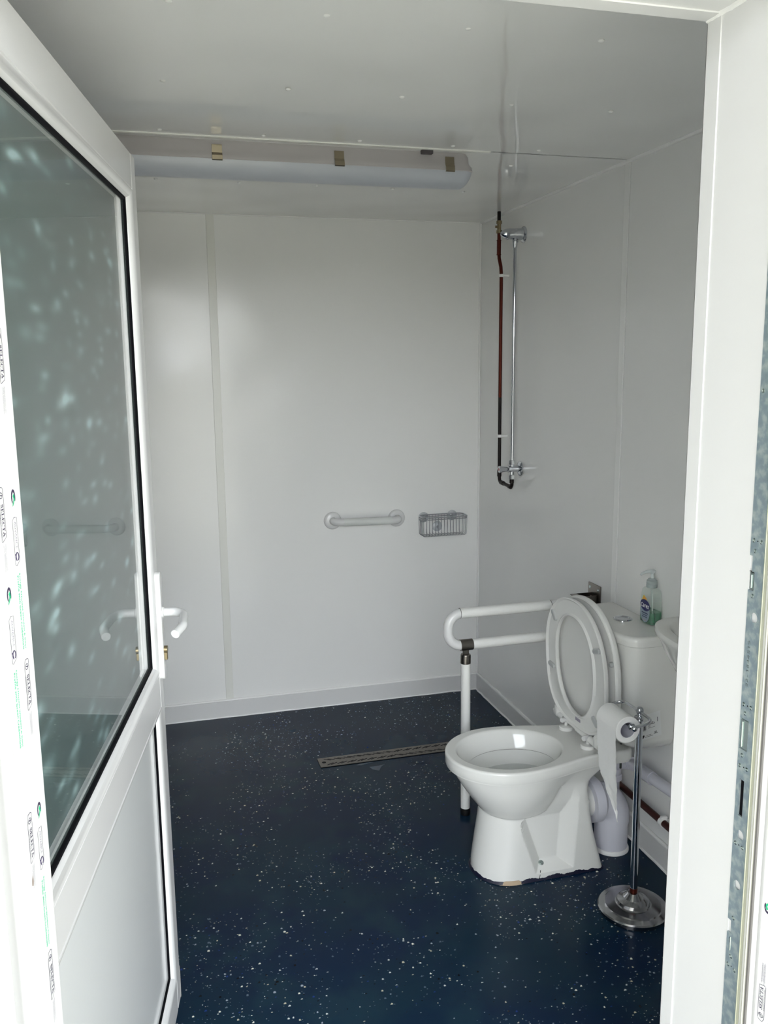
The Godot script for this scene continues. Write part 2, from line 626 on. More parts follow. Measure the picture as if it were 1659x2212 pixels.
	block("board", Vector3(XL, 0.0, ZB), Vector3(XR, 0.079, ZB + 0.012), 0.0015, M.lining, sb)
	rods("sealant", jagged(Vector3(XL, 0.0805, ZB + 0.005), Vector3(XR - 0.01, 0.0805, ZB + 0.005), 60, 0.0012), 0.0055, M.seal, sb, 8)
	rods("sealant", jagged(Vector3(XL, 0.001, ZB + 0.0125), Vector3(XR - 0.01, 0.001, ZB + 0.0125), 60, 0.0015), 0.004, M.seal, sb, 8)
	var sr := setting("baseboard_right", "low white skirting board along the right-hand wall", "skirting", Vector3(XR, 0, -2.5))
	block("board", Vector3(XR - 0.012, 0.0, ZB + 0.012), Vector3(XR, 0.079, ZF), 0.0015, M.lining, sr)
	rods("sealant", jagged(Vector3(XR - 0.005, 0.0805, ZB + 0.01), Vector3(XR - 0.005, 0.0805, ZF), 70, 0.0012), 0.0055, M.seal, sr, 8)
	rods("sealant", jagged(Vector3(XR - 0.0125, 0.001, ZB + 0.01), Vector3(XR - 0.0125, 0.001, ZF), 70, 0.002), 0.005, M.seal, sr, 8)
	# sealant where ceiling and walls meet
	var t1 := setting("trim_1", "thin white sealant bead between ceiling and right-hand wall", "trim", Vector3(XR, HC, -2.5))
	rods("bead", jagged(Vector3(XR + 0.001, HC + 0.001, ZB + 0.01), Vector3(XR + 0.001, HC + 0.001, ZF), 60, 0.0008), 0.0095, M.seal, t1, 16)
	var t2 := setting("trim_2", "thin white sealant bead between ceiling and back wall", "trim", Vector3(0.1, HC, ZB))
	rods("bead", jagged(Vector3(XL, HC + 0.001, ZB - 0.001), Vector3(XR, HC + 0.001, ZB - 0.001), 60, 0.0008), 0.006, M.seal, t2, 16)
	# lining of the doorway: reveal, head and corner trims
	var li := setting("trim_3", "smooth white lining of the doorway with corner trims", "door lining", Vector3(0.777, 0, -1.05))
	block("reveal_panel", Vector3(0.777, 0, ZF), Vector3(0.789, 2.073, -0.9765), 0.0, M.lining, li)
	block("reveal_panel", Vector3(-0.262, 0, ZF), Vector3(-0.250, 2.073, -0.9765), 0.0, M.lining, li)
	block("head_panel", Vector3(-0.250, 2.061, ZF), Vector3(0.777, 2.073, -0.9765), 0.0, M.lining, li)
	block("corner_trim", Vector3(0.7752, 0, -1.1292), Vector3(0.7774, 2.061, -1.098), 0.0008, M.pvc, li)
	block("corner_trim", Vector3(0.7752, 0, -1.1292), Vector3(0.806, 2.09, -1.1268), 0.0008, M.pvc, li)
	block("corner_trim", Vector3(-0.250, 2.0588, -1.1292), Vector3(0.777, 2.0614, -1.098), 0.0008, M.pvc, li)
	block("corner_trim", Vector3(-0.280, 2.0588, -1.1292), Vector3(0.806, 2.09, -1.1268), 0.0008, M.pvc, li)
	rods("sealant", jagged(Vector3(0.7765, 2.0605, -1.1288), Vector3(0.7765, 2.0605, -0.978), 24, 0.0008), 0.0045, M.seal, li, 8)

func jagged(a: Vector3, b: Vector3, n: int, j: float) -> Array:
	var out := []
	for i in n + 1:
		out.append(a.lerp(b, float(i) / n) + Vector3(rng.randf_range(-j, j), rng.randf_range(-j, j), rng.randf_range(-j, j)))
	return out

# vertical moulding of a plan outline (x, z), counter-clockwise seen from above
func moulding(called: String, pts: Array, y0: float, y1: float, m: Material, parent: Node3D) -> MeshInstance3D:
	var poly := PackedVector2Array()
	for p in pts:
		poly.append(Vector2(p[0], -p[1]))
	if Geometry2D.is_polygon_clockwise(poly):
		poly.reverse()
	var b := MB.new()
	b.prism(poly, y0, y1)
	return put(called, b.build(25.0), m, parent)

func door_frame() -> void:
	var fr := setting("door_frame", "white plastic door frame with printed protective tape and steel lock keep", "door frame", Vector3(0.3, 0, -0.93))
	# hinge jamb: a slanting reveal face, then steps outwards
	moulding("jamb", [[-0.250, -0.976], [-0.1318, -0.976], [-0.1488, -0.900], [-0.1550, -0.900], [-0.1550, -0.862], [-0.1575, -0.842], [-0.1640, -0.840], [-0.1645, -0.806], [-0.1745, -0.800], [-0.262, -0.800], [-0.262, -0.976]], -0.05, 2.1, M.pvc, fr)
	rods("groove_bead", [Vector3(-0.1555, 0, -0.899), Vector3(-0.1555, 2.1, -0.899)], 0.0022, M.pvc, fr, 8)
	# a broken-out hole low on the hinge jamb
	var hp := PackedVector2Array()
	for k in 14:
		var a := TAU * k / 14
		var rr: float = 1.0 + 0.28 * sin(k * 2.7)
		hp.append(Vector2(0.0042 * cos(a) * rr, 0.0115 * sin(a) * rr))
	var hb := MB.new()
	hb.slab(hp, 0.0, 0.0008, 0.0, 0.0003, Transform3D(Basis(Vector3(1, 0, 0), Vector3(0, 0, 1), Vector3(0, -1, 0)), Vector3(-0.1698, 1.028, -0.8030)))
	put("broken_hole", hb.build(), M.dark, fr, "black broken hole in the white frame")
	# keep jamb
	moulding("jamb", [[0.862, -0.976], [0.779, -0.976], [0.779, -0.915], [0.7595, -0.915], [0.7590, -0.9015], [0.7600, -0.896], [0.7572, -0.887], [0.7590, -0.842], [0.764, -0.838], [0.862, -0.838]], -0.05, 2.1, M.pvc, fr)
	moulding("gasket", [[0.7592, -0.9155], [0.7568, -0.9140], [0.7564, -0.9120], [0.7592, -0.9105]], 0.0, 2.1, mat(Color(0.70, 0.70, 0.66), 0.5), fr)
	moulding("gasket", [[0.7592, -0.9105], [0.7574, -0.9090], [0.7574, -0.9060], [0.7592, -0.9045]], 0.0, 2.1, mat(Color(0.42, 0.41, 0.40), 0.5), fr)
	block("head", Vector3(-0.262, 2.061, -0.976), Vector3(0.862, 2.14, -0.838), 0.002, M.pvc, fr)
	block("threshold", Vector3(-0.25, -0.05, -0.976), Vector3(0.779, 0.012, -0.84), 0.004, M.steel, fr)
	keep_strip(fr)
	# printed tape on the hinge jamb; d is the distance from the inner arris along the slanting face
	var p0 := Vector3(-0.1318, 0, -0.976)
	var along := (Vector3(-0.1488, 0, -0.900) - p0).normalized()
	var up := -along
	var right := Vector3.DOWN
	var nor := right.cross(up)
	var tp := MB.new()
	var q := func(d: float, y: float) -> Vector3: return p0 + along * d + Vector3(0, y, 0) + nor * 0.0003
	tp.quad(q.call(0.0765, 0.0), q.call(0.001, 0.0), q.call(0.001, 2.1), q.call(0.0765, 2.1))
	var tape := put("protective_tape", tp.build(), mat(Color(0.89, 0.89, 0.888), 0.2), fr, "white film printed with black logos and green lines")
	var tq := func(d: float, y: float) -> Vector3: return p0 + along * d + Vector3(0, y, 0) + nor * 0.0006
	for e in [["S", 23.0, 1.640, 1.584], ["S", 53.0, 1.483, 1.428], ["A", 23.0, 1.448, 1.397], ["L", 21.0, 1.477, 1.460], ["G", 23.5, 1.388, 1.306], ["L", 53.0, 1.382, 1.364], ["A", 53.0, 1.351, 1.301], ["S", 22.5, 1.295, 1.239], ["H", 54.0, 1.293, 1.209], ["L", 21.0, 1.132, 1.113], ["S", 50.0, 1.133, 1.078], ["A", 25.0, 1.103, 1.055], ["G", 27.0, 1.044, 0.961], ["S", 25.0, 0.953, 0.895]]:
		var c: Vector3 = tq.call(e[1] / 1000.0, (e[2] + e[3]) / 2)
		var w: float = e[2] - e[3]
		tape_mark(e[0], c, w, right, up, tape)
	# dirt on the tape
	var stain := PackedVector2Array([Vector2(-0.006, 0.001), Vector2(0.002, 0.003), Vector2(0.006, 0.001), Vector2(0.004, -0.003), Vector2(-0.002, -0.002)])
	flat_strip("stain", stain, tq.call(0.055, 1.058), right, up, mat(Color(0.62, 0.57, 0.54), 0.7), tape)
	# tape on the keep jamb, reading upwards
	var tr := put("protective_tape", strip_quad(Vector3(0.7573, 0, -0.8865), Vector3(0.75875, 0, -0.843), 0.0, 2.05), mat(Color(0.89, 0.89, 0.888), 0.2), fr)
	var rr := Vector3.UP
	var ru := (Vector3(0.7573, 0, -0.8865) - Vector3(0.75875, 0, -0.843)).normalized()
	var rq := func(z: float, y: float) -> Vector3: return Vector3(lerpf(0.7573, 0.75875, (z + 0.8865) / 0.0435) - 0.0008, y, z)
	tape_mark("T", rq.call(-0.8755, 0.790), 0.032, rr, ru, tr)
	tape_mark("S", rq.call(-0.8752, 0.747), 0.055, rr, ru, tr)
	tape_mark("L", rq.call(-0.8765, 0.886), 0.018, rr, ru, tr)

func strip_quad(a: Vector3, c: Vector3, y0: float, y1: float) -> ArrayMesh:
	var b := MB.new()
	var o := Vector3(-0.0004, 0, 0)
	b.quad(a + o + Vector3(0, y0, 0), c + o + Vector3(0, y0, 0), c + o + Vector3(0, y1, 0), a + o + Vector3(0, y1, 0))
	return b.build()

func tape_mark(kind: String, c: Vector3, w: float, r: Vector3, u: Vector3, tape: Node3D) -> void:
	match kind:
		"S":
			frame_strip("logo_box", w, 0.0125, 0.003, 0.0007, c, r, u, M.ink, tape, PackedVector2Array([Vector2(-w / 2, -0.003), Vector2(-w / 2 + 0.006, -0.0062), Vector2(w / 2 - 0.001, -0.0062), Vector2(w / 2, -0.004), Vector2(w / 2 - 0.004, 0.0062), Vector2(-w / 2 + 0.002, 0.0062), Vector2(-w / 2, 0.003)]))
			letters("SELECTA", c + r * w * 0.11 + u * 0.0012, r, u, 0.0058, w * 0.60, M.ink, tape, "Droid Serif", true)
			letters("WINDOW & DOOR SYSTEMS", c + r * w * 0.11 - u * 0.0042, r, u, 0.0017, w * 0.58, M.ink, tape)
			var o := []
			for k in 12:
				o.append(Vector2(-w * 0.35 + 0.0034 * cos(TAU * k / 12), 0.0042 * sin(TAU * k / 12)))
			frame_strip("logo", 0, 0, 0, 0.0008, c, r, u, M.ink, tape, PackedVector2Array(o))
			flat_strip("logo", [Vector2(-w * 0.38, -0.0035), Vector2(-w * 0.33, 0.001), Vector2(-w * 0.345, 0.0045), Vector2(-w * 0.36, 0.0005)], c, r, u, M.ink, tape)
			letters("REMOVE PROTECTIVE", c + r * (w * 0.5 + 0.0165) + u * 0.0022, r, u, 0.0018, 0.027, M.inkgrey, tape)
			letters("TAPE IMMEDIATELY", c + r * (w * 0.5 + 0.0165) - u * 0.0004, r, u, 0.0018, 0.025, M.inkgrey, tape)
			letters("AFTER INSTALLATION", c + r * (w * 0.5 + 0.0165) - u * 0.003, r, u, 0.0018, 0.027, M.inkgrey, tape)
		"A":
			frame_strip("logo_box", w, 0.0128, 0.0, 0.0006, c, r, u, M.ink, tape, PackedVector2Array([Vector2(-w / 2, -0.001), Vector2(-w / 2 + 0.003, -0.0062), Vector2(w / 2 - 0.001, -0.0062), Vector2(w / 2, -0.003), Vector2(w / 2 - 0.004, 0.0062), Vector2(-w / 2 + 0.001, 0.0062)]))
			letters("ADVANCE", c - r * w * 0.13 + u * 0.0012, r, u, 0.0042, w * 0.56, M.inkgrey, tape)
			letters("SUSPENDED WINDOW SYSTEM", c - r * w * 0.13 - u * 0.0032, r, u, 0.0012, w * 0.52, M.inkgrey, tape)
			var o := []
			for k in 12:
				var a := 0.5 + 5.2 * k / 11
				o.append(c + r * (w * 0.32 + 0.0045 * cos(a)) + u * 0.0036 * sin(a))
			o.append(c + r * (w * 0.25) - u * 0.0044)
			var b := MB.new()
			b.tube(o, 0.00055, 5)
			put("logo", b.build(), M.ink, tape)
		"G", "H":
			letters("Energy Efficient Window & Door", c + u * 0.0026, r, u, 0.0040, w, M.inkgreen, tape, "Droid Sans", true)
			letters("Profile with Green Credentials", c - u * 0.0026, r, u, 0.0040, w * 0.97, M.inkgreen, tape, "Droid Sans", true)
		"T":
			letters("AFTER INSTALLATION", c - u * 0.002, r, u, 0.0018, w, M.inkgrey, tape)
			letters("TAPE IMMEDIATELY", c + u * 0.002, r, u, 0.0018, w * 0.92, M.inkgrey, tape)
		"L":
			var o := PackedVector2Array()
			for k in 18:
				var a := 0.9 + 4.7 * k / 17
				o.append(Vector2(0.0082 * cos(a), 0.0056 * sin(a)))
			for k in 18:
				var a := 0.9 + 4.7 * (17 - k) / 17
				o.append(Vector2(0.0056 * cos(a), 0.0036 * sin(a)))
			flat_strip("logo", o, c, r, u, M.ink, tape)
			flat_strip("logo", [Vector2(-0.0015, -0.002), Vector2(0.002, 0.0005), Vector2(0.0095, -0.0045), Vector2(0.0085, -0.0022), Vector2(0.003, 0.0032), Vector2(-0.0035, 0.0016)], c + (r.cross(u)) * 0.0002, r, u, mat(Color(0.10, 0.72, 0.50), 0.6), tape)

func keep_strip(fr: Node3D) -> void:
	# zinc-plated keep with its cut-outs: plates of one outline, joined round the openings
	var x1 := 0.7788
	var x0 := 0.7758
	var b := MB.new()
	var holes := [[1.319, 1.293, -0.980, -0.9655], [1.110, 1.065, -0.9755, -0.9585], [1.0215, 0.967, -0.9695, -0.9600], [0.802, 0.781, -0.980, -0.9690], [1.3405, 1.319, -0.980, -0.9708]]
	for k in [1.257, 0.940, 0.863, 1.80, 1.66, 0.60, 0.45]:
		holes.append([k + 0.0073, k - 0.0073, -0.9687, -0.9537])
	var zs := [-0.9765, -0.9755, -0.9708, -0.9695, -0.9690, -0.9687, -0.9655, -0.9600, -0.9585, -0.9537, -0.9505, -0.9462]
	var ys := [0.05, 2.03]
	for h in holes:
		ys.append(h[0]); ys.append(h[1])
	ys.sort()
	for i in ys.size() - 1:
		var run := -1.0
		for j in zs.size() - 1:
			var zc: float = (zs[j] + zs[j + 1]) / 2
			var yc: float = (ys[i] + ys[i + 1]) / 2
			var open := false
			for h in holes:
				if yc < h[0] and yc > h[1] and zc > h[2] and zc < h[3]:
					open = true
			if not open and run < -0.99:
				run = zs[j]
			if (open or j == zs.size() - 2) and run > -0.99:
				b.box(Vector3(x0, ys[i], run), Vector3(x1, ys[i + 1], zs[j] if open else zs[j + 1]))
				run = -1.0
	var kp := put("lock_keep", b.build(20.0), M.zinc, fr, "dull zinc-plated steel keep strip with slots and screws")
	block("lip", Vector3(0.7735, 0.05, -0.9462), Vector3(0.7788, 2.03, -0.9440), 0.0006, mat(Color(0.85, 0.86, 0.78), 0.3, 0.6), kp)
	block("pocket", Vector3(0.7786, 0.967, -0.9695), Vector3(0.7792, 1.0215, -0.9600), 0.0, M.black, kp)
	for h in [[1.319, 1.293, -0.9752, -0.9655], [1.110, 1.065, -0.9750, -0.9585], [0.781, 0.752, -0.9725, -0.9625]]:
		var cup := MB.new()
		cup.box(Vector3(0.7765, h[1] + 0.001, h[2]), Vector3(0.7786, h[0] - 0.001, h[3]), 0.0008)
		cup.box(Vector3(0.7750, h[1] + 0.003, h[2] + 0.003), Vector3(0.7770, h[0] - 0.004, h[2] + 0.0055), 0.0007)
		put("striker_plate", cup.build(), M.screw, kp)
	var disc := [Vector2(0.0032, 0), Vector2(0.0030, 0.0006), Vector2(0.0016, 0.0012), Vector2(0.0007, 0.0006)]
	for s in [[1.362, -0.9699], [1.362, -0.9555], [1.348, -0.9663], [1.286, -0.9665], [1.131, -0.9703], [1.131, -0.9556], [1.119, -0.9667], [1.057, -0.9677], [1.041, -0.9708], [1.041, -0.9560], [0.924, -0.9697], [0.924, -0.9550], [0.809, -0.9645], [0.748, -0.9645], [0.732, -0.9697], [0.732, -0.9555], [1.56, -0.9699], [1.56, -0.9555], [0.57, -0.9699], [0.57, -0.9555]]:
		turned("screw", disc, axis_to(Vector3.LEFT, Vector3(x0 + 0.0001, s[0], s[1])), M.screw, kp, 14, 20.0)
	for s in [1.362, 1.131, 1.041, 0.924, 0.733]:
		turned("pilot_hole", [Vector2(0.0011, 0), Vector2(0.0009, 0.0002)], axis_to(Vector3.LEFT, Vector3(x0, s, -0.9628)), M.black, kp, 10)
	for k in [1.257, 0.940, 0.863, 1.80, 1.66, 0.60, 0.45]:
		turned("hole_rim", [Vector2(0.0068, -0.0008), Vector2(0.0070, 0.0002), Vector2(0.0108, 0.0002), Vector2(0.0110, -0.0006)], axis_to(Vector3.LEFT, Vector3(x0, k, -0.9612)), M.zinc, kp, 24, 20.0)
	# stamped number
	letters("82-1844519", Vector3(x0 - 0.0003, 1.190, -0.9672), Vector3.UP, Vector3(0, 0, -1), 0.0045, 0.065, M.screw, kp, "Droid Sans Mono")

func door_leaf() -> void:
	var d := setting("door_1", "white plastic door standing open, obscured glass above a white panel", "door", Vector3(0.0068, 0.0, -2.0128))
	d.rotation.y = 1.3991
	d.set_meta("own_axes", true)
	var own := func(n: MeshInstance3D) -> MeshInstance3D:
		n.set_meta("own_axes", true)
		return n
	var W := -0.99
	var T := -0.066
	var blk := func(called: String, lo: Vector3, hi: Vector3, bv: float, m: Material, parent: Node3D = d) -> MeshInstance3D:
		return own.call(block(called, lo, hi, bv, m, parent))
	blk.call("stile", Vector3(-0.047, 0.045, T), Vector3(0, 2.037, 0), 0.003, M.pvc)
	blk.call("stile", Vector3(W, 0.045, T), Vector3(-0.943, 2.037, 0), 0.003, M.pvc)
	blk.call("rail", Vector3(-0.943, 1.962, T), Vector3(-0.047, 2.037, 0), 0.003, M.pvc)
	blk.call("rail", Vector3(-0.943, 0.828, T), Vector3(-0.047, 0.908, 0), 0.003, M.pvc)
	blk.call("rail", Vector3(-0.943, 0.045, T), Vector3(-0.047, 0.127, 0), 0.003, M.pvc)
	# glazing beads: mitred picture frames sloping inwards to the gasket
	for o in [[-0.943, -0.047, 0.908, 1.962, "glass"], [-0.943, -0.047, 0.127, 0.828, "panel"]]:
		var b := MB.new()
		var g := MB.new()
		var rows := [[0.0, -0.002], [0.0006, 0.0006], [0.0040, 0.0008], [0.009, -0.0008], [0.014, -0.004], [0.0175, -0.009], [0.0185, -0.0115], [0.019, -0.05]]
		var gro := [[0.0178, -0.0108], [0.0215, -0.0118], [0.0248, -0.0162], [0.0248, -0.020]]
		for set in [[rows, b], [gro, g]]:
			var rings := []
			for r in set[0]:
				rings.append(PackedVector3Array([Vector3(o[0] + r[0], o[2] + r[0], r[1]), Vector3(o[1] - r[0], o[2] + r[0], r[1]), Vector3(o[1] - r[0], o[3] - r[0], r[1]), Vector3(o[0] + r[0], o[3] - r[0], r[1])]))
			set[1].loft(rings, false, false)
		own.call(put("glazing_bead", b.build(50.0), M.pvc, d))
		own.call(put("gasket", g.build(50.0), M.black, d))
	# obscured double glazing: a clear outer pane before a flat one with dimple glints painted on
	var clear := mat(Color(0.80, 0.90, 0.88, 0.10), 0.02)
	clear.transparency = BaseMaterial3D.TRANSPARENCY_ALPHA
	var gb := MB.new()
	gb.quad(Vector3(-0.926, 0.926, -0.0165), Vector3(-0.064, 0.926, -0.0165), Vector3(-0.064, 1.944, -0.0165), Vector3(-0.926, 1.944, -0.0165))
	own.call(put("glass_pane", gb.build(), clear, d))
	var dimple_glints := mat(Color.WHITE, 0.35)
	dimple_glints.albedo_texture = painted_glint_texture()
	dimple_glints.texture_repeat = false
	dimple_glints.transparency = BaseMaterial3D.TRANSPARENCY_ALPHA
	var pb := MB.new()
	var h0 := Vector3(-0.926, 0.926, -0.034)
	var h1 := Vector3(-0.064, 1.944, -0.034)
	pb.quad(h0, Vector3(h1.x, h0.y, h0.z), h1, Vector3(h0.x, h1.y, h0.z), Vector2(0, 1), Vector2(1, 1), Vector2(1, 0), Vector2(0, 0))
	own.call(put("patterned_pane", pb.build(), dimple_glints, d, "obscured glass with light caught by its dimples painted as soft pale spots"))
	blk.call("panel", Vector3(-0.924, 0.147, -0.046), Vector3(-0.066, 0.808, -0.0155), 0.0, mat(Color(0.89, 0.90, 0.90), 0.12))
	# scuffed lower corner of the free stile
	own.call(put("scuff", scuff(), mat(Color(0.70, 0.70, 0.69), 0.6), d))
	# handle
	var hb := MB.new()
	var o := rrect(0, 0, 0.014, 0.126, 0.0135, 8)
	hb.slab(o, -0.001, 0.0115, 0.0, 0.0025, Transform3D(Basis(Vector3(1, 0, 0), Vector3(0, 0, 1), Vector3(0, -1, 0)), Vector3(-0.031, 1.016, 0)))
	var plate := put("handle_plate", hb.build(), M.pvc, d)
	plate.set_meta("own_axes", true)
	var hs := Vector3(-0.031, 1.048, 0.010)
	var path := bends([hs, hs + Vector3(0.002, 0, 0.050), hs + Vector3(-0.085, -0.008, 0.058), hs + Vector3(-0.120, -0.016, 0.046)], 0.030, 12)
	own.call(rods("handle", path, 0.0098, M.pvc, plate, 20))
	own.call(turned("collar", [Vector2(0.0125, 0), Vector2(0.0125, 0.003), Vector2(0.0105, 0.0045)], axis_to(Vector3.BACK, Vector3(-0.031, 1.048, 0.0113)), M.pvc, plate, 24))
	var cy := MB.new()
	cy.lathe([Vector2(0.0085, 0), Vector2(0.0085, 0.0075), Vector2(0.008, 0.008)], axis_to(Vector3.BACK, Vector3(-0.031, 0.960, 0.011)), 24)
	cy.box(Vector3(-0.036, 0.936, 0.011), Vector3(-0.026, 0.960, 0.0185), 0.001)
	own.call(put("lock_cylinder", cy.build(), M.brass, plate, "small brass lock cylinder"))
	for y in [0.3, 1.1, 1.85]:
		var hg := MB.new()
		hg.tube([Vector3(W - 0.004, y - 0.05, -0.03), Vector3(W - 0.004, y + 0.05, -0.03)], 0.009, 14)
		hg.box(Vector3(W - 0.056, y - 0.04, -0.036), Vector3(W, y + 0.04, -0.026), 0.001)
		own.call(put("hinge", hg.build(), M.pvc, d))

func scuff() -> ArrayMesh:
	var b := MB.new()
	var p := PackedVector2Array([Vector2(-0.006, 0.047), Vector2(0.0004, 0.047), Vector2(0.0004, 0.13), Vector2(-0.004, 0.118), Vector2(-0.002, 0.09), Vector2(-0.008, 0.07)])
	for q in p.size():
		p[q] = Vector2(p[q].x, -p[q].y)
	p.reverse()
	b.prism(p, 0.0004, 0.0009, Transform3D(Basis(Vector3(1, 0, 0), Vector3(0, 0, 1), Vector3(0, 1, 0)), Vector3.ZERO))
	return b.build()

func painted_glint_texture() -> ImageTexture:
	# dark glass with dimple-caught light painted as pale spots; alpha how much it hides
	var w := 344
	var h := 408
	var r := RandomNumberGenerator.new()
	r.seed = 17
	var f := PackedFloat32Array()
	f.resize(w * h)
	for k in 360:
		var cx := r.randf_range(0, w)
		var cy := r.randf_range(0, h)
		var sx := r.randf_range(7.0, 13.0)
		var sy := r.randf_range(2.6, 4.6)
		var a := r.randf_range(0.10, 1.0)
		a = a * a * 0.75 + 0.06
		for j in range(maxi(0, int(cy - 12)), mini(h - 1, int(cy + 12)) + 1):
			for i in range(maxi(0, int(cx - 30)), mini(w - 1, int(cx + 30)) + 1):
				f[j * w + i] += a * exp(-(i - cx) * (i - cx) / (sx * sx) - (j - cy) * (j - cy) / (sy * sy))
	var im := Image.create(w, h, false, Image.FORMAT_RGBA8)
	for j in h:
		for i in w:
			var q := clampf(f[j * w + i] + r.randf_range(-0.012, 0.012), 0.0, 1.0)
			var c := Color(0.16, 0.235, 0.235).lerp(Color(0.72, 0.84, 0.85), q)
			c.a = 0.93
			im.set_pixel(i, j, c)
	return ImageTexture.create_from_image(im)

# ---------------------------------------------------------------- toilet
const PC := 1.04
func ell(px: float, pz: float, cx: float, a: float, b: float) -> float:
	var q := sqrt((px - cx) * (px - cx) / (a * a) + pz * pz / (b * b))
	return (q - 1.0) * minf(a, b)
func rbox(px: float, pz: float, x0: float, x1: float, hw: float, r: float) -> float:
	var dx := absf(px - (x0 + x1) / 2) - (x1 - x0) / 2 + r
	var dz := absf(pz) - hw + r
	return Vector2(maxf(dx, 0), maxf(dz, 0)).length() + minf(maxf(dx, dz), 0) - r
func smin(a: float, b: float, k: float) -> float:
	var h := maxf(k - absf(a - b), 0.0) / k
	return minf(a, b) - h * h * k * 0.25
func curve(t: Array, y: float) -> float:   # piecewise linear through [y, value] pairs with y rising
	if y <= t[0][0]:
		return t[0][1]
	for i in t.size() - 1:
		if y <= t[i + 1][0]:
			return lerpf(t[i][1], t[i + 1][1], (y - t[i][0]) / (t[i + 1][0] - t[i][0]))
	return t[-1][1]
const FRONT := [[0.0, 0.930], [0.03, 0.931], [0.10, 0.940], [0.215, 0.956], [0.23, 0.958]]
const REAR := [[0.0, 1.338], [0.03, 1.330], [0.12, 1.306], [0.20, 1.292], [0.27, 1.290], [0.31, 1.302], [0.345, 1.335], [0.372, 1.38], [0.385, 1.40]]
const BOWLF := [[0.185, 1.02], [0.20, 0.975], [0.215, 0.951], [0.25, 0.926], [0.28, 0.905], [0.306, 0.888], [0.335, 0.872], [0.36, 0.864]]
const BOWLW := [[0.185, 0.030], [0.20, 0.086], [0.215, 0.106], [0.25, 0.126], [0.28, 0.138], [0.306, 0.146], [0.335, 0.150], [0.36, 0.154]]
func rim_sdf(px: float, pz: float, inset: float) -> float:
	var a := 0.190 if px < 1.035 else 0.265
	var e := ell(px, pz, 1.035, a - inset, 0.172 - inset)
	return smin(e, rbox(px, pz, 1.15, 1.425 - inset, 0.122 - inset, 0.03), 0.05)
func recess(px: float, y: float) -> float:
	var xf := lerpf(1.098, 1.031, clampf((y - 0.030) / 0.193, 0, 1.1))
	var xr := lerpf(1.229, 1.243, clampf((y - 0.028) / 0.186, 0, 1))
	var w := lerpf(0.048, 0.045, clampf((y - 0.03) / 0.184, 0, 1))
	var dd := minf((px - xf) / 0.034, (xr - px) / w)
	dd = minf(dd, (y - 0.022) / 0.030)
	dd = minf(dd, (0.285 - y) / 0.09)
	return 0.030 * clampf(dd, 0, 1)
func pan_sdf(px: float, pz: float, y: float) -> float:
	if y > 0.3585:
		return rim_sdf(px, pz, 0.0 if y > 0.366 else 0.003)
	var fx := curve(FRONT, y)
	var hw := 0.100 + 0.009 * (1.0 - clampf(y / 0.22, 0, 1))
	var rx := curve(REAR, y)
	var d := 1.0
	if y < 0.235:
		d = rbox(px, pz, fx + 0.085, rx, hw - recess(px, y), 0.022)
		if px < fx + 0.105:
			d = minf(d, ell(px, pz, fx + 0.105, 0.105, hw))
	else:
		d = rbox(px, pz, 1.05, rx, lerpf(0.100, 0.086, clampf((y - 0.235) / 0.08, 0, 1)) - recess(px, y), 0.03)
	if y > 0.186:
		var bx := curve(BOWLF, y)
		var bw := curve(BOWLW, y)
		var e := ell(px, pz, 1.05, 1.05 - bx if px < 1.05 else lerpf(0.13, 0.21, clampf((y - 0.19) / 0.17, 0, 1)), bw)
		d = smin(d, e, 0.004)
	if y > 0.30:
		d = smin(d, rbox(px, pz, 1.12, curve(REAR, y), lerpf(0.085, 0.118, clampf((y - 0.30) / 0.06, 0, 1)), 0.03), 0.03)
	return d
func polar(y: float, f: Callable, n: int) -> PackedVector3Array:
	var out := PackedVector3Array()
	var pc := lerpf(lerpf(1.15, 1.113, clampf(y / 0.2, 0, 1)), PC, smoothstep(0.24, 0.34, y))
	for j in n:
		# more rays towards the rear quarter, where the foot and shelf are far from the centre
		var t := TAU * j / n
		var a := t - lerpf(0.22, 0.42, smoothstep(0.24, 0.34, y)) * sin(t)
		var dx := cos(a)
		var dz := -sin(a)
		var lo := 0.02
		var hi := 0.56
		for k in 22:
			var mid := (lo + hi) / 2
			if f.call(pc + dx * mid, dz * mid) < 0:
				lo = mid
			else:
				hi = mid
		out.append(Vector3(pc + dx * lo, y, TZ + dz * lo))
	return out

func egg(t: float, top: float, bot: float, w: float, square := 1.0) -> Vector2:
	# seat outline: (across, along) with along 0 at the widest point, top towards the front of the seat
	var c := cos(t)
	var s := sin(t)
	if s < 0 and square < 1.0:
		return Vector2(w * signf(c) * pow(absf(c), square), -bot * pow(absf(s), square))
	return Vector2(w * signf(c) * pow(absf(c), 0.92), (top if s > 0 else bot) * signf(s) * pow(absf(s), 0.94))

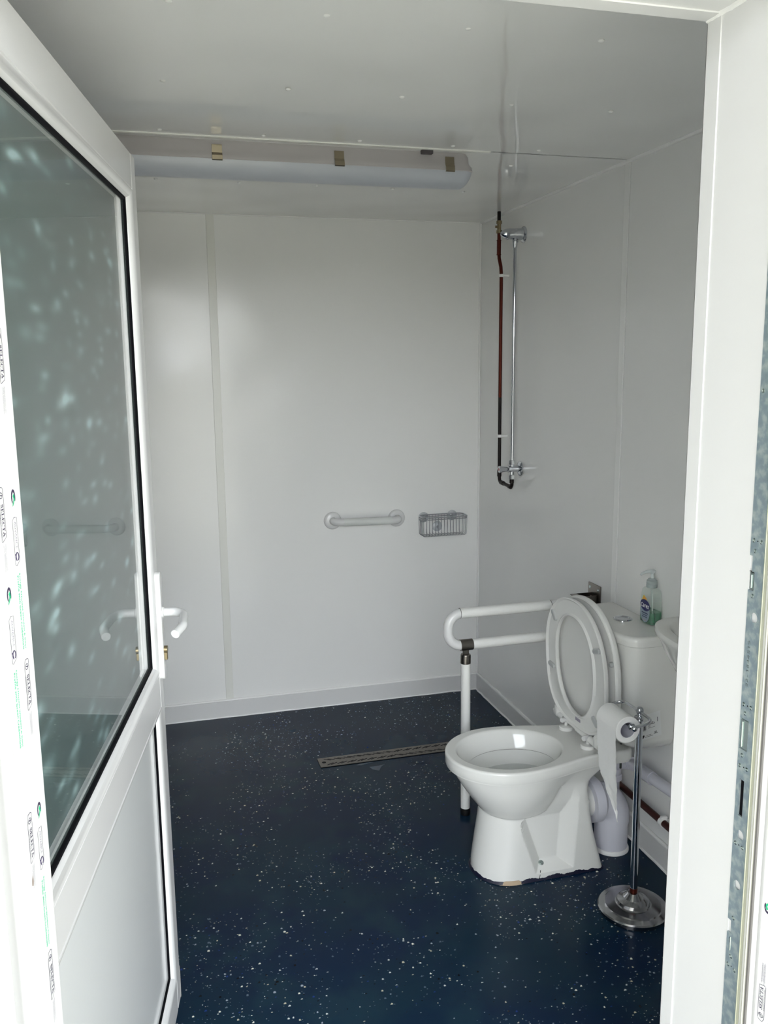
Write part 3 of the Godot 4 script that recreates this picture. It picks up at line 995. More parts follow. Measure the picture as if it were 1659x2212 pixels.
func toilet() -> void:
	var wc := thing("toilet", "white close-coupled toilet with seat and lid raised, cistern against the wall", "toilet", Vector3(1.15, 0, TZ))
	# --- pan: one skin from the foot, over the rim, into the bowl
	var n := 300
	var rings := []
	var ys := [0.0, 0.004, 0.009, 0.014, 0.018]
	for k in 58:
		ys.append(0.022 + 0.0036 * k)
	for y in [0.230, 0.236, 0.244, 0.254, 0.266, 0.28, 0.295, 0.31, 0.325, 0.338, 0.348, 0.354, 0.358, 0.359, 0.364, 0.368, 0.38, 0.392]:
		ys.append(y)
	for y in ys:
		rings.append(polar(y, func(px: float, pz: float) -> float: return pan_sdf(px, pz, y), n))
	for k in 5:
		var a := PI / 2 * (k + 1) / 5
		var ins := 0.008 * (1 - cos(a))
		rings.append(polar(0.392 + 0.008 * sin(a), func(px: float, pz: float) -> float: return rim_sdf(px, pz, ins), n))
	# inner opening
	for e in [[0.400, 1.050, 0.176, 0.146], [0.3985, 1.050, 0.1715, 0.1415], [0.394, 1.050, 0.168, 0.138], [0.385, 1.051, 0.164, 0.133], [0.365, 1.056, 0.152, 0.121], [0.350, 1.060, 0.143, 0.112], [0.343, 1.061, 0.141, 0.110], [0.342, 1.061, 0.149, 0.118], [0.336, 1.062, 0.148, 0.117], [0.31, 1.066, 0.136, 0.107], [0.28, 1.074, 0.118, 0.090], [0.25, 1.085, 0.098, 0.075], [0.22, 1.098, 0.076, 0.062], [0.19, 1.11, 0.062, 0.055], [0.16, 1.12, 0.05, 0.045]]:
		var ring := PackedVector3Array()
		for j in n:
			var t := TAU * j / n
			var a := t - 0.42 * sin(t)
			ring.append(Vector3(e[1] + e[2] * cos(a), e[0], TZ - e[3] * sin(a)))
		rings.append(ring)
	var b := MB.new()
	b.loft(rings, true, true)
	put("pan", b.build(40.0), M.china, wc)
	var wb := MB.new()
	wb.lathe([Vector2(0.0, 0), Vector2(0.066, 0)], Transform3D(Basis.from_scale(Vector3(1.92, 1, 1.53)), Vector3(1.069, 0.296, TZ)), 40, false, false)
	var wm := mat(Color(0.75, 0.80, 0.80, 0.25), 0.02)
	wm.transparency = BaseMaterial3D.TRANSPARENCY_ALPHA
	put("water", wb.build(), wm, wc)
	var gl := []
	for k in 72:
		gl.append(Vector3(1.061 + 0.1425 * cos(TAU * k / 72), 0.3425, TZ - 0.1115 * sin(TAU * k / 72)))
	var gb := MB.new()  # dark ring stands in for shade below the rim overhang
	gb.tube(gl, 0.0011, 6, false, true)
	put("rim_shade_line", gb.build(), mat(Color(0.36, 0.32, 0.29), 0.6), wc, "thin brown line painted in for the shade under the rim")
	# dark paint smear and sealant round the foot
	var base := polar(0.0, func(px: float, pz: float) -> float: return pan_sdf(px, pz, 0.0), n)
	var s0 := PackedVector3Array(); var s1 := PackedVector3Array(); var s2 := PackedVector3Array()
	var c0 := PackedVector3Array(); var c1 := PackedVector3Array(); var c2 := PackedVector3Array()
	var nz := FastNoiseLite.new()
	nz.seed = 8
	nz.frequency = 9.0
	for j in n:
		var p := base[j]
		var dr := (p - Vector3(PC, 0, TZ)).normalized()
		var hgt := 0.004 + 0.008 * clampf(nz.get_noise_2d(p.x * 2, p.z * 2) + 0.42, 0, 1) + rng.randf_range(0, 0.0022)
		s0.append(p + dr * 0.005 + Vector3(0, 0.0003, 0))
		s1.append(p + dr * 0.0020 + Vector3(0, hgt * 0.7, 0))
		s2.append(p + dr * 0.0004 + Vector3(0, hgt, 0))
		var bh := 0.0125 * smoothstep(0.036, 0.020, absf(p.x - 1.020)) if p.z > TZ else 0.0
		c0.append(p + dr * 0.0054)
		c1.append(p + dr * 0.0026 + Vector3(0, bh * 0.8, 0))
		c2.append(p + dr * 0.0007 + Vector3(0, bh, 0))
	var sb := MB.new()
	sb.loft([s0, s1, s2], false, false)
	put("sealant", sb.build(), M.navy, wc, "smeared dark blue sealant round the foot")
	var sc := MB.new()
	sc.loft([c0, c1, c2], false, false)
	put("bedding", sc.build(), mat(Color(0.72, 0.64, 0.54), 0.8), wc, "beige bedding compound at the front of the foot")
	rods("crack_mark", [Vector3(1.1165, 0.030, TZ + 0.1045), Vector3(1.1135, 0.016, TZ + 0.1078), Vector3(1.1095, 0.003, TZ + 0.1092)], 0.0011, M.dark, wc, 6)
	turned("bolt_cap", [Vector2(0.0085, 0), Vector2(0.0085, 0.002), Vector2(0.006, 0.0032), Vector2(0.0035, 0.003), Vector2(0.003, 0.0045)], axis_to(Vector3(0, 0.85, 0.5), Vector3(1.126, 0.0435, TZ + 0.0865)), M.screw, wc, 20, 20.0)
	rods("fixing_bolt", [Vector3(1.402, 0.415, -2.315), Vector3(1.402, 0.318, -2.315)], 0.0035, mat(Color(0.30, 0.32, 0.31), 0.4, 0.6), wc, 10)
	turned("wing_nut", [Vector2(0.014, 0), Vector2(0.016, 0.006), Vector2(0.010, 0.03), Vector2(0.009, 0.085)], Transform3D(Basis(), Vector3(1.400, 0.325, -2.43)), M.dark, wc, 14)
	turned("outlet", [Vector2(0.051, 0.0), Vector2(0.051, 0.062)], axis_to(Vector3.RIGHT, Vector3(1.268, 0.182, TZ)), M.china, wc, 36)
	cistern(wc)
	seat(wc)

func cistern_plan(grow: float, cut: float) -> PackedVector2Array:
	# D-shaped plan: flat against the wall, bowed front; y of the outline is -z
	var o := PackedVector2Array()
	var hw := 0.190 + grow - cut
	var xb := XR - 0.006
	o.append(Vector2(xb, -TZ - hw))
	o.append(Vector2(xb, -TZ + hw))
	var pts := []
	var r := 0.055
	# far corner, bow, near corner
	for k in 9:
		var a := PI / 2 + PI / 2 * k / 8
		pts.append(Vector2(1.352 + r + r * cos(a) - grow + cut, -TZ + hw - r + r * sin(a)))
	for k in range(1, 12):
		var t := -1.0 + 2.0 * k / 12
		pts.append(Vector2(1.352 - 0.040 * (1 - t * t) - grow + cut, -TZ - t * (hw - r)))
	for k in 9:
		var a := PI + PI / 2 * k / 8
		pts.append(Vector2(1.352 + r + r * cos(a) - grow + cut, -TZ - hw + r + r * sin(a)))
	for p in pts:
		o.append(p)
	return o

func cistern(wc: Node3D) -> void:
	var b := MB.new()
	var rings := []
	for e in [[0.402, 0.060], [0.420, 0.030], [0.436, 0.016], [0.450, 0.011], [0.50, 0.008], [0.60, 0.004], [0.70, 0.001], [0.754, 0.0]]:
		var ring := PackedVector3Array()
		for p in cistern_plan(0.0, e[1]):
			ring.append(Vector3(p.x, e[0], -p.y))
		rings.append(ring)
	b.loft(rings)
	put("cistern", b.build(30.0), M.china, wc)
	var l := MB.new()
	l.slab(cistern_plan(0.006, 0.0), 0.7555, 0.787, 0.004, 0.014, Transform3D.IDENTITY, 5)
	put("cistern_lid", l.build(30.0), M.china, wc)
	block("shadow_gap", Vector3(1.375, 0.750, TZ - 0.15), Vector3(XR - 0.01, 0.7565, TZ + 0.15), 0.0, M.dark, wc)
	turned("flush_button", [Vector2(0.030, 0), Vector2(0.030, 0.002), Vector2(0.0275, 0.0045), Vector2(0.022, 0.0045), Vector2(0.019, 0.002), Vector2(0.0, 0.0012)], Transform3D(Basis(), Vector3(1.436, 0.7868, TZ)), M.chrome, wc, 32, 25.0)
	# paper sticker on the near end
	var z := TZ + 0.1845
	var img := Image.create(320, 360, false, Image.FORMAT_RGB8)
	img.fill(Color(0.90, 0.905, 0.90))
	var ink := Color(0.10, 0.10, 0.13)
	var x := 26
	for w in [6, 3, 9, 4, 3, 8, 5, 12, 6, 3, 10, 5, 4, 9]:
		if x > 118:
			break
		img.fill_rect(Rect2i(x, 158, w, 62), ink)
		x += w + 4
	for e in [[150, 150, 92, 8], [150, 166, 30, 4], [150, 178, 26, 4], [150, 190, 30, 4], [150, 204, 92, 4], [26, 226, 92, 3], [274, 80, 8, 66], [222, 132, 12, 7], [120, 300, 62, 6], [100, 320, 106, 6], [216, 300, 54, 4], [216, 308, 54, 4], [30, 146, 90, 5]]:
		img.fill_rect(Rect2i(e[0], e[1], e[2], e[3]), ink.lerp(Color(0.9, 0.9, 0.9), 0.25))
	img.generate_mipmaps()
	var m := mat(Color.WHITE, 0.6)
	m.albedo_texture = ImageTexture.create_from_image(img)
	m.texture_repeat = false
	var sb := MB.new()
	var p := [Vector3(1.393, 0.4535, z - 0.0035), Vector3(1.474, 0.4690, z - 0.0028), Vector3(1.4635, 0.5500, z - 0.0002), Vector3(1.3835, 0.5350, z - 0.0006)]
	var off := Vector3(0, 0, 0.0019)
	for i in 4:
		p[i] += off
	sb.quad(p[0], p[1], p[2], p[3], Vector2(0, 1), Vector2(1, 1), Vector2(1, 0), Vector2(0, 0))
	var bk := Vector3(0, 0, -0.0004)
	sb.quad(p[1] + bk, p[0] + bk, p[3] + bk, p[2] + bk, Vector2(0, 0), Vector2(0, 0), Vector2(0, 0), Vector2(0, 0))
	var st := put("sticker", sb.build(), m, wc, "white paper sticker printed with a barcode")
	var rr: Vector3 = p[1] - p[0]
	var uu: Vector3 = p[3] - p[0]
	var w := rr.length()
	rr = rr.normalized()
	uu = uu.normalized()
	var q := func(a: float, c: float) -> Vector3: return p[0] + (p[1] - p[0]) * a + (p[3] - p[0]) * c + Vector3(0, 0, 0.0004)
	letters("4289", q.call(0.56, 0.628), rr, uu, 0.0062, 0.017, M.inkblack, st, "Droid Sans", true)
	letters("W", q.call(0.755, 0.20), rr, uu, 0.0070, 0.0085, M.inkblack, st, "Droid Sans", true)
	var oval := []
	for k in 20:
		oval.append(Vector2(0.0068 * cos(TAU * k / 20), 0.0052 * sin(TAU * k / 20)))
	flat_strip("emblem", oval, q.call(0.215, 0.135), (rr + uu * 0.5), uu, M.inkblack, st)

func seat(wc: Node3D) -> void:
	# local seat axes: X across (towards -z ... +z), Y along from hinge to front, Z out of the underside (towards the pan's front)
	var up := Vector3(-0.060, 1, 0).normalized()
	var acr := Vector3(0.045, 0, 1).normalized()
	var out := acr.cross(up).normalized() * -1.0
	if out.x > 0:
		out = -out
	var c := Vector3(1.2735, 0.655, TZ)           # centre of the ring
	var P := func(a: float, l: float, o: float) -> Vector3: return c + acr * a + up * l + out * o
	var n := 96
	var b := MB.new()
	var sec := [[0.0, 0.0], [0.0, 0.0075], [0.045, 0.0085], [0.10, 0.0060], [0.16, 0.0025], [0.5, 0.0012], [0.84, 0.0025], [0.90, 0.0060], [0.955, 0.0085], [1.0, 0.0070], [1.0, 0.0], [0.96, -0.006], [0.75, -0.014], [0.5, -0.0165], [0.2, -0.014], [0.04, -0.006]]
	var rings := []
	for i in n:
		var t := TAU * i / n
		var e1 := egg(t, 0.213, 0.212, 0.183, 0.66)
		var e0 := egg(t, 0.155, 0.170, 0.114)
		var ring := PackedVector3Array()
		for s in sec:
			var q: Vector2 = e0.lerp(e1, s[0])
			ring.append(P.call(q.x, q.y, s[1]))
		rings.append(ring)
	rings.append(rings[0])
	var test := MB.new()
	test.loft(rings, false, false)
	# make sure that the skin faces outwards: the vertex on the underside must face along out
	var nn := (test.v[1] - test.v[0]).cross(test.v[2] - test.v[0])
	var cen: Vector3 = P.call(egg(0, 0.2, 0.2, 0.148).x, 0, -0.004)
	if nn.dot(test.v[0] - cen) < 0:
		rings.reverse()
	b.loft(rings, false, false)
	var ringm := put("seat", b.build(35.0), M.plastic, wc)
	# grey rubber buffers
	var bp := [[-0.122, 0.128, 0.6], [0.135, 0.085, -1.25], [-0.150, -0.052, 1.45], [0.115, -0.150, 0.9]]
	for e in bp:
		var o := rrect(0, 0, 0.0085, 0.020, 0.0084, 6)
		var sb := MB.new()
		var x2 := acr.rotated(out, e[2])
		var y2 := up.rotated(out, e[2])
		sb.slab(o, 0.0, 0.0085, 0.0, 0.004, Transform3D(Basis(x2, out, -y2) if x2.cross(out).dot(-y2) > 0 else Basis(-x2, out, -y2), P.call(e[0], e[1], 0.0008)))
		put("buffer", sb.build(), M.buffer, ringm)
	# lid behind the ring
	var lo := PackedVector2Array()
	for i in 96:
		var q := egg(TAU * i / 96, 0.214, 0.210, 0.186, 0.66)
		lo.append(q)
	var ls := MB.new()
	var lc: Vector3 = c - out * 0.034 + Vector3(0.004, 0.0, 0)
	var bx := Transform3D(Basis(acr, -out, acr.cross(-out)), lc)
	if acr.cross(-out).dot(up) > 0:
		bx = Transform3D(Basis(-acr, -out, (-acr).cross(-out)), lc)
	ls.slab(lo, -0.004, 0.014, 0.002, 0.011, bx, 5)
	var rim := MB.new()
	var rp := []
	for i in 96:
		var q := egg(TAU * i / 96, 0.208, 0.204, 0.180, 0.66)
		rp.append(lc + acr * q.x + up * q.y + out * 0.004)
	rim.tube(rp, 0.0055, 8, false, true)
	var lid := put("seat_lid", ls.build(35.0), M.plastic, wc)
	put("lid_rim", rim.build(), M.plastic, lid)
	for e in [[0.160, 0.045], [-0.05, 0.172]]:
		turned("buffer", [Vector2(0.008, 0), Vector2(0.008, 0.008), Vector2(0.006, 0.012)], axis_to(out, lc + acr * e[0] + up * e[1] + out * 0.003), M.buffer, lid, 18)
	# hinge: barrels on a rod over two round bases
	var hy := 0.4345
	var hx := 1.288
	rods("hinge_rod", [Vector3(hx, hy, TZ - 0.165), Vector3(hx, hy, TZ + 0.165)], 0.0075, M.plastic, wc, 14)
	for s in [[-0.150, -0.088, 0.0125], [0.000, 0.075, 0.0105], [0.085, 0.150, 0.0125]]:
		rods("hinge_barrel", [Vector3(hx, hy, TZ + s[0]), Vector3(hx, hy, TZ + s[1])], s[2], M.plastic, wc, 18)
	for s in [[-0.152, -0.112], [0.112, 0.152]]:
		var lb := MB.new()
		lb.box(Vector3(hx - 0.014, hy - 0.012, TZ + s[0] + 0.004), Vector3(hx + 0.012, hy + 0.036, TZ + s[1] - 0.004), 0.009)
		put("hinge_lug", lb.build(50.0), M.plastic, wc)
	for s in [-0.081, 0.067]:
		turned("hinge_base", [Vector2(0.023, 0), Vector2(0.023, 0.009), Vector2(0.021, 0.0115), Vector2(0.008, 0.0125), Vector2(0.0055, 0.014), Vector2(0.0055, 0.034)], Transform3D(Basis(), Vector3(hx, 0.3995, TZ + s)), M.plastic, wc, 28)
		turned("hinge_pin", [Vector2(0.0085, 0), Vector2(0.0085, 0.020), Vector2(0.0075, 0.0215)], axis_to(Vector3(-1, 0.05, 0.35), Vector3(hx - 0.002, hy + 0.001, TZ + s + 0.004)), M.pvc, wc, 20)
	# moulded rating mark under the seat
	var mk := PackedVector2Array([Vector2(-0.016, -0.005), Vector2(0.016, -0.005), Vector2(0.016, 0.005), Vector2(-0.016, 0.005)])
	var bars := MB.new()
	for k in 7:
		var q: Vector3 = P.call(-0.006 + 0.0045 * k, -0.186, 0.0024)
		bars.box(Vector3(-0.0004, -0.0055, -0.0013), Vector3(0.0006, 0.0055, 0.0013), 0.0, Transform3D(Basis(), q))
	put("rating_mark", bars.build(), M.inkgrey, ringm)

# ---------------------------------------------------------------- drop-down support rail
func support_rail() -> void:
	var s := thing("support_rail", "white drop-down support rail with steel wall bracket and floor leg beside the toilet", "grab rail", Vector3(1.2, 0, -2.73))
	var z := -2.73
	var yt := 0.7480
	var yb := 0.6330
	var xl := 0.9655
	rods("rail", bends([Vector3(1.470, yt + 0.0015, z), Vector3(xl, yt, z), Vector3(xl, yb, z), Vector3(1.470, yb + 0.004, z)], 0.050, 14), 0.0172, M.pvc, s, 24)
	for e in [[1.0085, 1.347, yt, yt + 0.001], [1.056, 1.40, yb + 0.0006, yb + 0.0034]]:
		rods("grip_sleeve", [Vector3(e[0], e[2], z), Vector3(e[1], e[3], z)], 0.0182, M.grip, s, 24)
	for x in [1.0075, 1.348, 1.425]:
		rods("seam_ring", [Vector3(x, yt + 0.0003, z), Vector3(x + 0.0015, yt + 0.0003, z)], 0.0184, mat(Color(0.35, 0.34, 0.33), 0.5), s, 24)
	# leg with clamp and rubber ferrule
	rods("clamp", [Vector3(1.010, yb + 0.0002, z), Vector3(1.0545, yb + 0.0006, z)], 0.0200, M.dark_steel, s, 28)
	block("hinge_tab", Vector3(1.020, 0.592, z - 0.004), Vector3(1.042, 0.616, z + 0.004), 0.001, M.dark_steel, s)
	turned("collar", [Vector2(0.0185, 0.567), Vector2(0.0185, 0.594), Vector2(0.017, 0.599), Vector2(0.008, 0.600)], Transform3D(Basis(), Vector3(1.0305, 0, z)), M.dark_steel, s, 28)
	rods("leg", [Vector3(1.0308, 0.568, z), Vector3(1.0325, 0.022, z)], 0.0168, M.grip, s, 24)
	turned("rubber_foot", [Vector2(0.0165, 0.0), Vector2(0.0175, 0.003), Vector2(0.0175, 0.024), Vector2(0.0165, 0.026)], Transform3D(Basis(), Vector3(1.0325, 0, z)), M.rubber, s, 24)
	# bracket on the wall: plate with screws, and a channel that holds the rail ends
	block("wall_plate", Vector3(XR - 0.0045, 0.585, -2.774), Vector3(XR, 0.812, -2.686), 0.001, M.dark_steel, s)
	for y in [0.795, 0.605]:
		for dz in [-0.030, 0.030]:
			turned("screw", [Vector2(0.006, 0), Vector2(0.0055, 0.0012), Vector2(0.002, 0.002)], axis_to(Vector3.LEFT, Vector3(XR - 0.0044, y, -2.73 + dz)), M.screw, s, 14)
	var br := MB.new()
	for dz in [-0.0255, 0.0225]:
		var o := PackedVector2Array([Vector2(XR - 0.004, 0.60), Vector2(XR - 0.004, 0.776), Vector2(XR - 0.060, 0.776), Vector2(XR - 0.075, 0.772), Vector2(XR - 0.085, 0.762), Vector2(XR - 0.088, 0.745), Vector2(XR - 0.088, 0.640), Vector2(XR - 0.075, 0.61)])
		br.prism(o, 0.0, 0.003, Transform3D(Basis(Vector3(1, 0, 0), Vector3(0, 0, 1), Vector3(0, -1, 0)), Vector3(0, 0, z + dz)))
	br.box(Vector3(XR - 0.086, 0.7725, z - 0.0255), Vector3(XR - 0.060, 0.7755, z + 0.0255), 0.0008)
	br.box(Vector3(XR - 0.0075, 0.60, z - 0.0255), Vector3(XR - 0.004, 0.765, z + 0.0255), 0.0)
	put("bracket", br.build(30.0), M.dark_steel, s)
	rods("pivot", [Vector3(XR - 0.05, 0.69, z - 0.028), Vector3(XR - 0.05, 0.69, z + 0.028)], 0.007, M.screw, s, 16)

# ---------------------------------------------------------------- shower
func shower() -> void:
	var s := thing("shower", "chrome exposed shower with bullet head, riser pipe and push knob on the wall", "shower", Vector3(XR, 1.155, -3.397))
	var z := -3.397
	var px := 1.4865
	turned("wall_flange", [Vector2(0.033, 0), Vector2(0.033, 0.003), Vector2(0.029, 0.007), Vector2(0.024, 0.010)], axis_to(Vector3.LEFT, Vector3(XR, 2.111, z)), M.chrome, s, 36)
	turned("shower_head", [Vector2(0.0245, 0), Vector2(0.0238, 0.008), Vector2(0.0222, 0.025), Vector2(0.0218, 0.060), Vector2(0.0205, 0.070), Vector2(0.0175, 0.080), Vector2(0.0130, 0.089), Vector2(0.0075, 0.096), Vector2(0.002, 0.0985)], axis_to(Vector3(-1, -0.02, 0), Vector3(XR - 0.004, 2.113, z)), M.chrome, s, 36)
	turned("nozzle", [Vector2(0.012, 0), Vector2(0.011, 0.004), Vector2(0.007, 0.006)], axis_to(Vector3(-0.6, -1, 0.2), Vector3(XR - 0.075, 2.098, z)), M.chrome, s, 20)
	turned("top_nut", [Vector2(0.008, 2.058), Vector2(0.0098, 2.066), Vector2(0.0115, 2.081), Vector2(0.0115, 2.084), Vector2(0.010, 2.085), Vector2(0.012, 2.087), Vector2(0.012, 2.094)], Transform3D(Basis(), Vector3(px, 0, z)), M.chrome, s, 28, 25.0)
	rods("riser_pipe", [Vector3(px, 2.06, z), Vector3(px + 0.0005, 1.192, z)], 0.0074, M.chrome, s, 20)
	var v := MB.new()
	v.lathe([Vector2(0.0135, 0.004), Vector2(0.0135, 0.052), Vector2(0.0145, 0.053), Vector2(0.0145, 0.056), Vector2(0.0095, 0.059)], axis_to(Vector3.LEFT, Vector3(XR, 1.154, z)), 28)
	v.lathe([Vector2(0.0085, 1.128), Vector2(0.0085, 1.180)], Transform3D(Basis(), Vector3(px, 0, z)), 24)
	put("valve_body", v.build(25.0), M.chrome, s)
	turned("wall_rose", [Vector2(0.0315, 0), Vector2(0.0315, 0.003), Vector2(0.028, 0.006), Vector2(0.015, 0.009)], axis_to(Vector3.LEFT, Vector3(XR, 1.154, z)), M.chrome, s, 36)
	for y in [1.172, 1.110]:
		turned("nut", [Vector2(0.0105, 0), Vector2(0.0125, 0.002), Vector2(0.0125, 0.017), Vector2(0.0095, 0.020)], Transform3D(Basis(), Vector3(px, y, z)), M.chrome, s, 6, 10.0)
	turned("push_knob", [Vector2(0.0085, 0), Vector2(0.0110, 0.010), Vector2(0.0145, 0.034), Vector2(0.0145, 0.038), Vector2(0.0120, 0.0395)], axis_to(Vector3(-1, 0, 0.0), Vector3(XR - 0.058, 1.154, z)), M.chrome, s, 28, 25.0)
	turned("red_mark", [Vector2(0.0065, 0), Vector2(0.005, 0.0006)], axis_to(Vector3(-1, 0, 0), Vector3(XR - 0.0974, 1.154, z)), M.red, s, 18)
	# copper supply
	var c := thing("water_pipe", "tarnished copper water pipe dropping from the ceiling beside the shower", "pipe", Vector3(1.49, 1.6, -3.55))
	var cx := 1.489
	var up := [Vector3(cx, HC, -3.574), Vector3(cx, 2.142, -3.5725)]
	rods("pipe", up, 0.0075, M.dark_copper, c, 18)
	turned("isolating_valve", [Vector2(0.0105, 0), Vector2(0.012, 0.002), Vector2(0.012, 0.013), Vector2(0.0085, 0.014), Vector2(0.0085, 0.038), Vector2(0.012, 0.039), Vector2(0.012, 0.050), Vector2(0.0105, 0.052)], Transform3D(Basis(), Vector3(cx, 2.139, -3.572)), M.brass, c, 12, 15.0)
	rods("valve_stem", [Vector3(cx - 0.006, 2.166, -3.572), Vector3(cx - 0.017, 2.166, -3.574)], 0.005, M.brass, c, 12)
	var p := [Vector3(cx, 2.142, -3.5725), Vector3(cx, 2.055, -3.570), Vector3(cx, 2.035, -3.567), Vector3(cx, 2.00, -3.548), Vector3(cx, 1.975, -3.543), Vector3(cx, 1.95, -3.542), Vector3(cx, 1.45, -3.541)]
	rods("pipe", p, 0.0075, M.copper, c, 18)
	rods("pipe", bends([Vector3(cx, 1.45, -3.541), Vector3(cx, 1.118, -3.539), Vector3(cx, 1.082, -3.537), Vector3(cx, 1.074, -3.397), Vector3(px, 1.1095, z)], 0.02, 8), 0.0075, M.dark_copper, c, 18)
	for e in [[2.137, 2.050, -3.5715]]:
		turned("coupling", [Vector2(0.0088, e[1]), Vector2(0.0105, e[1] + 0.002), Vector2(0.0088, e[1] + 0.005), Vector2(0.0088, e[0] - 0.030), Vector2(0.0105, e[0] - 0.027), Vector2(0.0088, e[0] - 0.024)], Transform3D(Basis(), Vector3(cx, 0, e[2])), M.copper, c, 20)
	for e in [[Vector3(cx, 1.135, -3.539), Vector3(cx, 1.105, -3.539)], [Vector3(cx, 1.0815, -3.520), Vector3(cx, 1.0795, -3.488)], [Vector3(cx, 1.0755, -3.430), Vector3(cx, 1.0745, -3.412)], [Vector3(px, 1.094, z), Vector3(px, 1.1095, z)]]:
		rods("elbow_socket", [e[0], e[1]], 0.0096, M.dark_copper, c, 18)
	for y in [[1.9625, -3.5425], [1.2826, -3.5395]]:
		var k := MB.new()
		k.lathe([Vector2(0.0098, -0.006), Vector2(0.0098, 0.006)], Transform3D(Basis(), Vector3(cx, y[0], y[1])), 18)
		k.box(Vector3(cx + 0.006, y[0] - 0.004, y[1] - 0.004), Vector3(XR, y[0] + 0.004, y[1] + 0.004), 0.001)
		put("pipe_clip", k.build(), M.seal, c, "small white plastic pipe clip")

# ---------------------------------------------------------------- ceiling light
func ceiling_light() -> void:
	var l := thing("ceiling_light", "long grey weatherproof strip light with frosted cover under the ceiling, switched off", "ceiling light", Vector3(0.2, HC, -2.68))
	var x0 := -0.52
	var x1 := 1.012
	var zc := -2.678
	var grey := mat(Color(0.70, 0.685, 0.69), 0.4)
	var body := MB.new()
	var rings := []
	var prof := [[0.045, 0.0], [0.050, -0.010], [0.052, -0.030], [0.058, -0.040], [0.060, -0.052], [0.058, -0.054]]
	for e in prof:
		var ring := PackedVector3Array()
		var o := rrect((x0 + x1) / 2, -zc, (x1 - x0) / 2 - (0.060 - e[0]) * 1.3, e[0], 0.03 * e[0] / 0.06, 6)
		for q in o:
			ring.append(Vector3(q.x, HC + e[1], -q.y))
		rings.append(ring)
	rings.reverse()
	body.loft(rings)
	put("housing", body.build(30.0), grey, l)
	var frost := mat(Color(0.80, 0.82, 0.86, 0.72), 0.2)
	frost.transparency = BaseMaterial3D.TRANSPARENCY_ALPHA
	frost.roughness = 0.3
	var lens := MB.new()
	var lr := []
	for k in 9:
		var a := PI / 2 * k / 8
		var ring := PackedVector3Array()
		var hw := 0.057 * sin(a) + 0.002
		var o := rrect((x0 + x1) / 2, -zc, (x1 - x0) / 2 - 0.004 - 0.03 * (1 - sin(a)), hw, minf(0.028, hw * 0.95), 6)
		for q in o:
			ring.append(Vector3(q.x, HC - 0.050 - 0.046 * cos(a), -q.y))
		lr.append(ring)
	lens.loft(lr)
	put("diffuser", lens.build(40.0), frost, l)
	rods("tube_lamp", [Vector3(x0 + 0.06, HC - 0.062, zc), Vector3(x1 - 0.06, HC - 0.062, zc)], 0.013, mat(Color(0.92, 0.92, 0.92), 0.4), l, 14)
	var clipm := mat(Color(0.62, 0.58, 0.50), 0.28, 1.0)
	for x in [-0.13, 0.235, 0.588, 0.930]:
		for sd in [1.0, -1.0]:
			var c := MB.new()
			var pr := [[0.0545, -0.014], [0.0565, -0.036], [0.0625, -0.044], [0.0640, -0.056], [0.0600, -0.058]]
			for i in pr.size() - 1:
				var a := Vector3(x - 0.0145, HC + pr[i][1], zc + sd * (pr[i][0] + 0.0012))
				var b2 := Vector3(x - 0.0145, HC + pr[i + 1][1], zc + sd * (pr[i + 1][0] + 0.0012))
				var w := Vector3(0.029, 0, 0)
				if sd > 0:
					c.quad(b2, b2 + w, a + w, a)
				else:
					c.quad(a, a + w, b2 + w, b2)
			put("clip", c.build(20.0), clipm, l, "stainless steel clip")
	block("fixing_bracket", Vector3(0.838, HC - 0.012, -2.622), Vector3(0.872, HC - 0.0005, -2.604), 0.001, mat(Color(0.30, 0.28, 0.29), 0.5), l)

# ---------------------------------------------------------------- grab bar on the back wall
func grab_bar() -> void:
	var g := thing("grab_bar", "short white grab bar fixed level on the back wall", "grab rail", Vector3(0.957, 0.888, ZB))
	var a := Vector3(0.804, 0.8905, ZB)
	var c := Vector3(1.110, 0.8855, ZB)
	for e in [a, c]:
		turned("flange", [Vector2(0.040, 0), Vector2(0.0405, 0.004), Vector2(0.038, 0.009), Vector2(0.030, 0.013), Vector2(0.018, 0.015)], axis_to(Vector3.BACK, e), M.pvc, g, 36)
	var o := Vector3(0, 0, 0.062)
	rods("bar", bends([a + Vector3(0, 0, 0.008), a + o, c + o, c + Vector3(0, 0, 0.008)], 0.034, 12), 0.0170, M.pvc, g, 24)
	rods("grip_sleeve", [a.lerp(c, 0.13) + o, a.lerp(c, 0.87) + o], 0.0183, mat(Color(0.85, 0.86, 0.85), 0.5), g, 24)

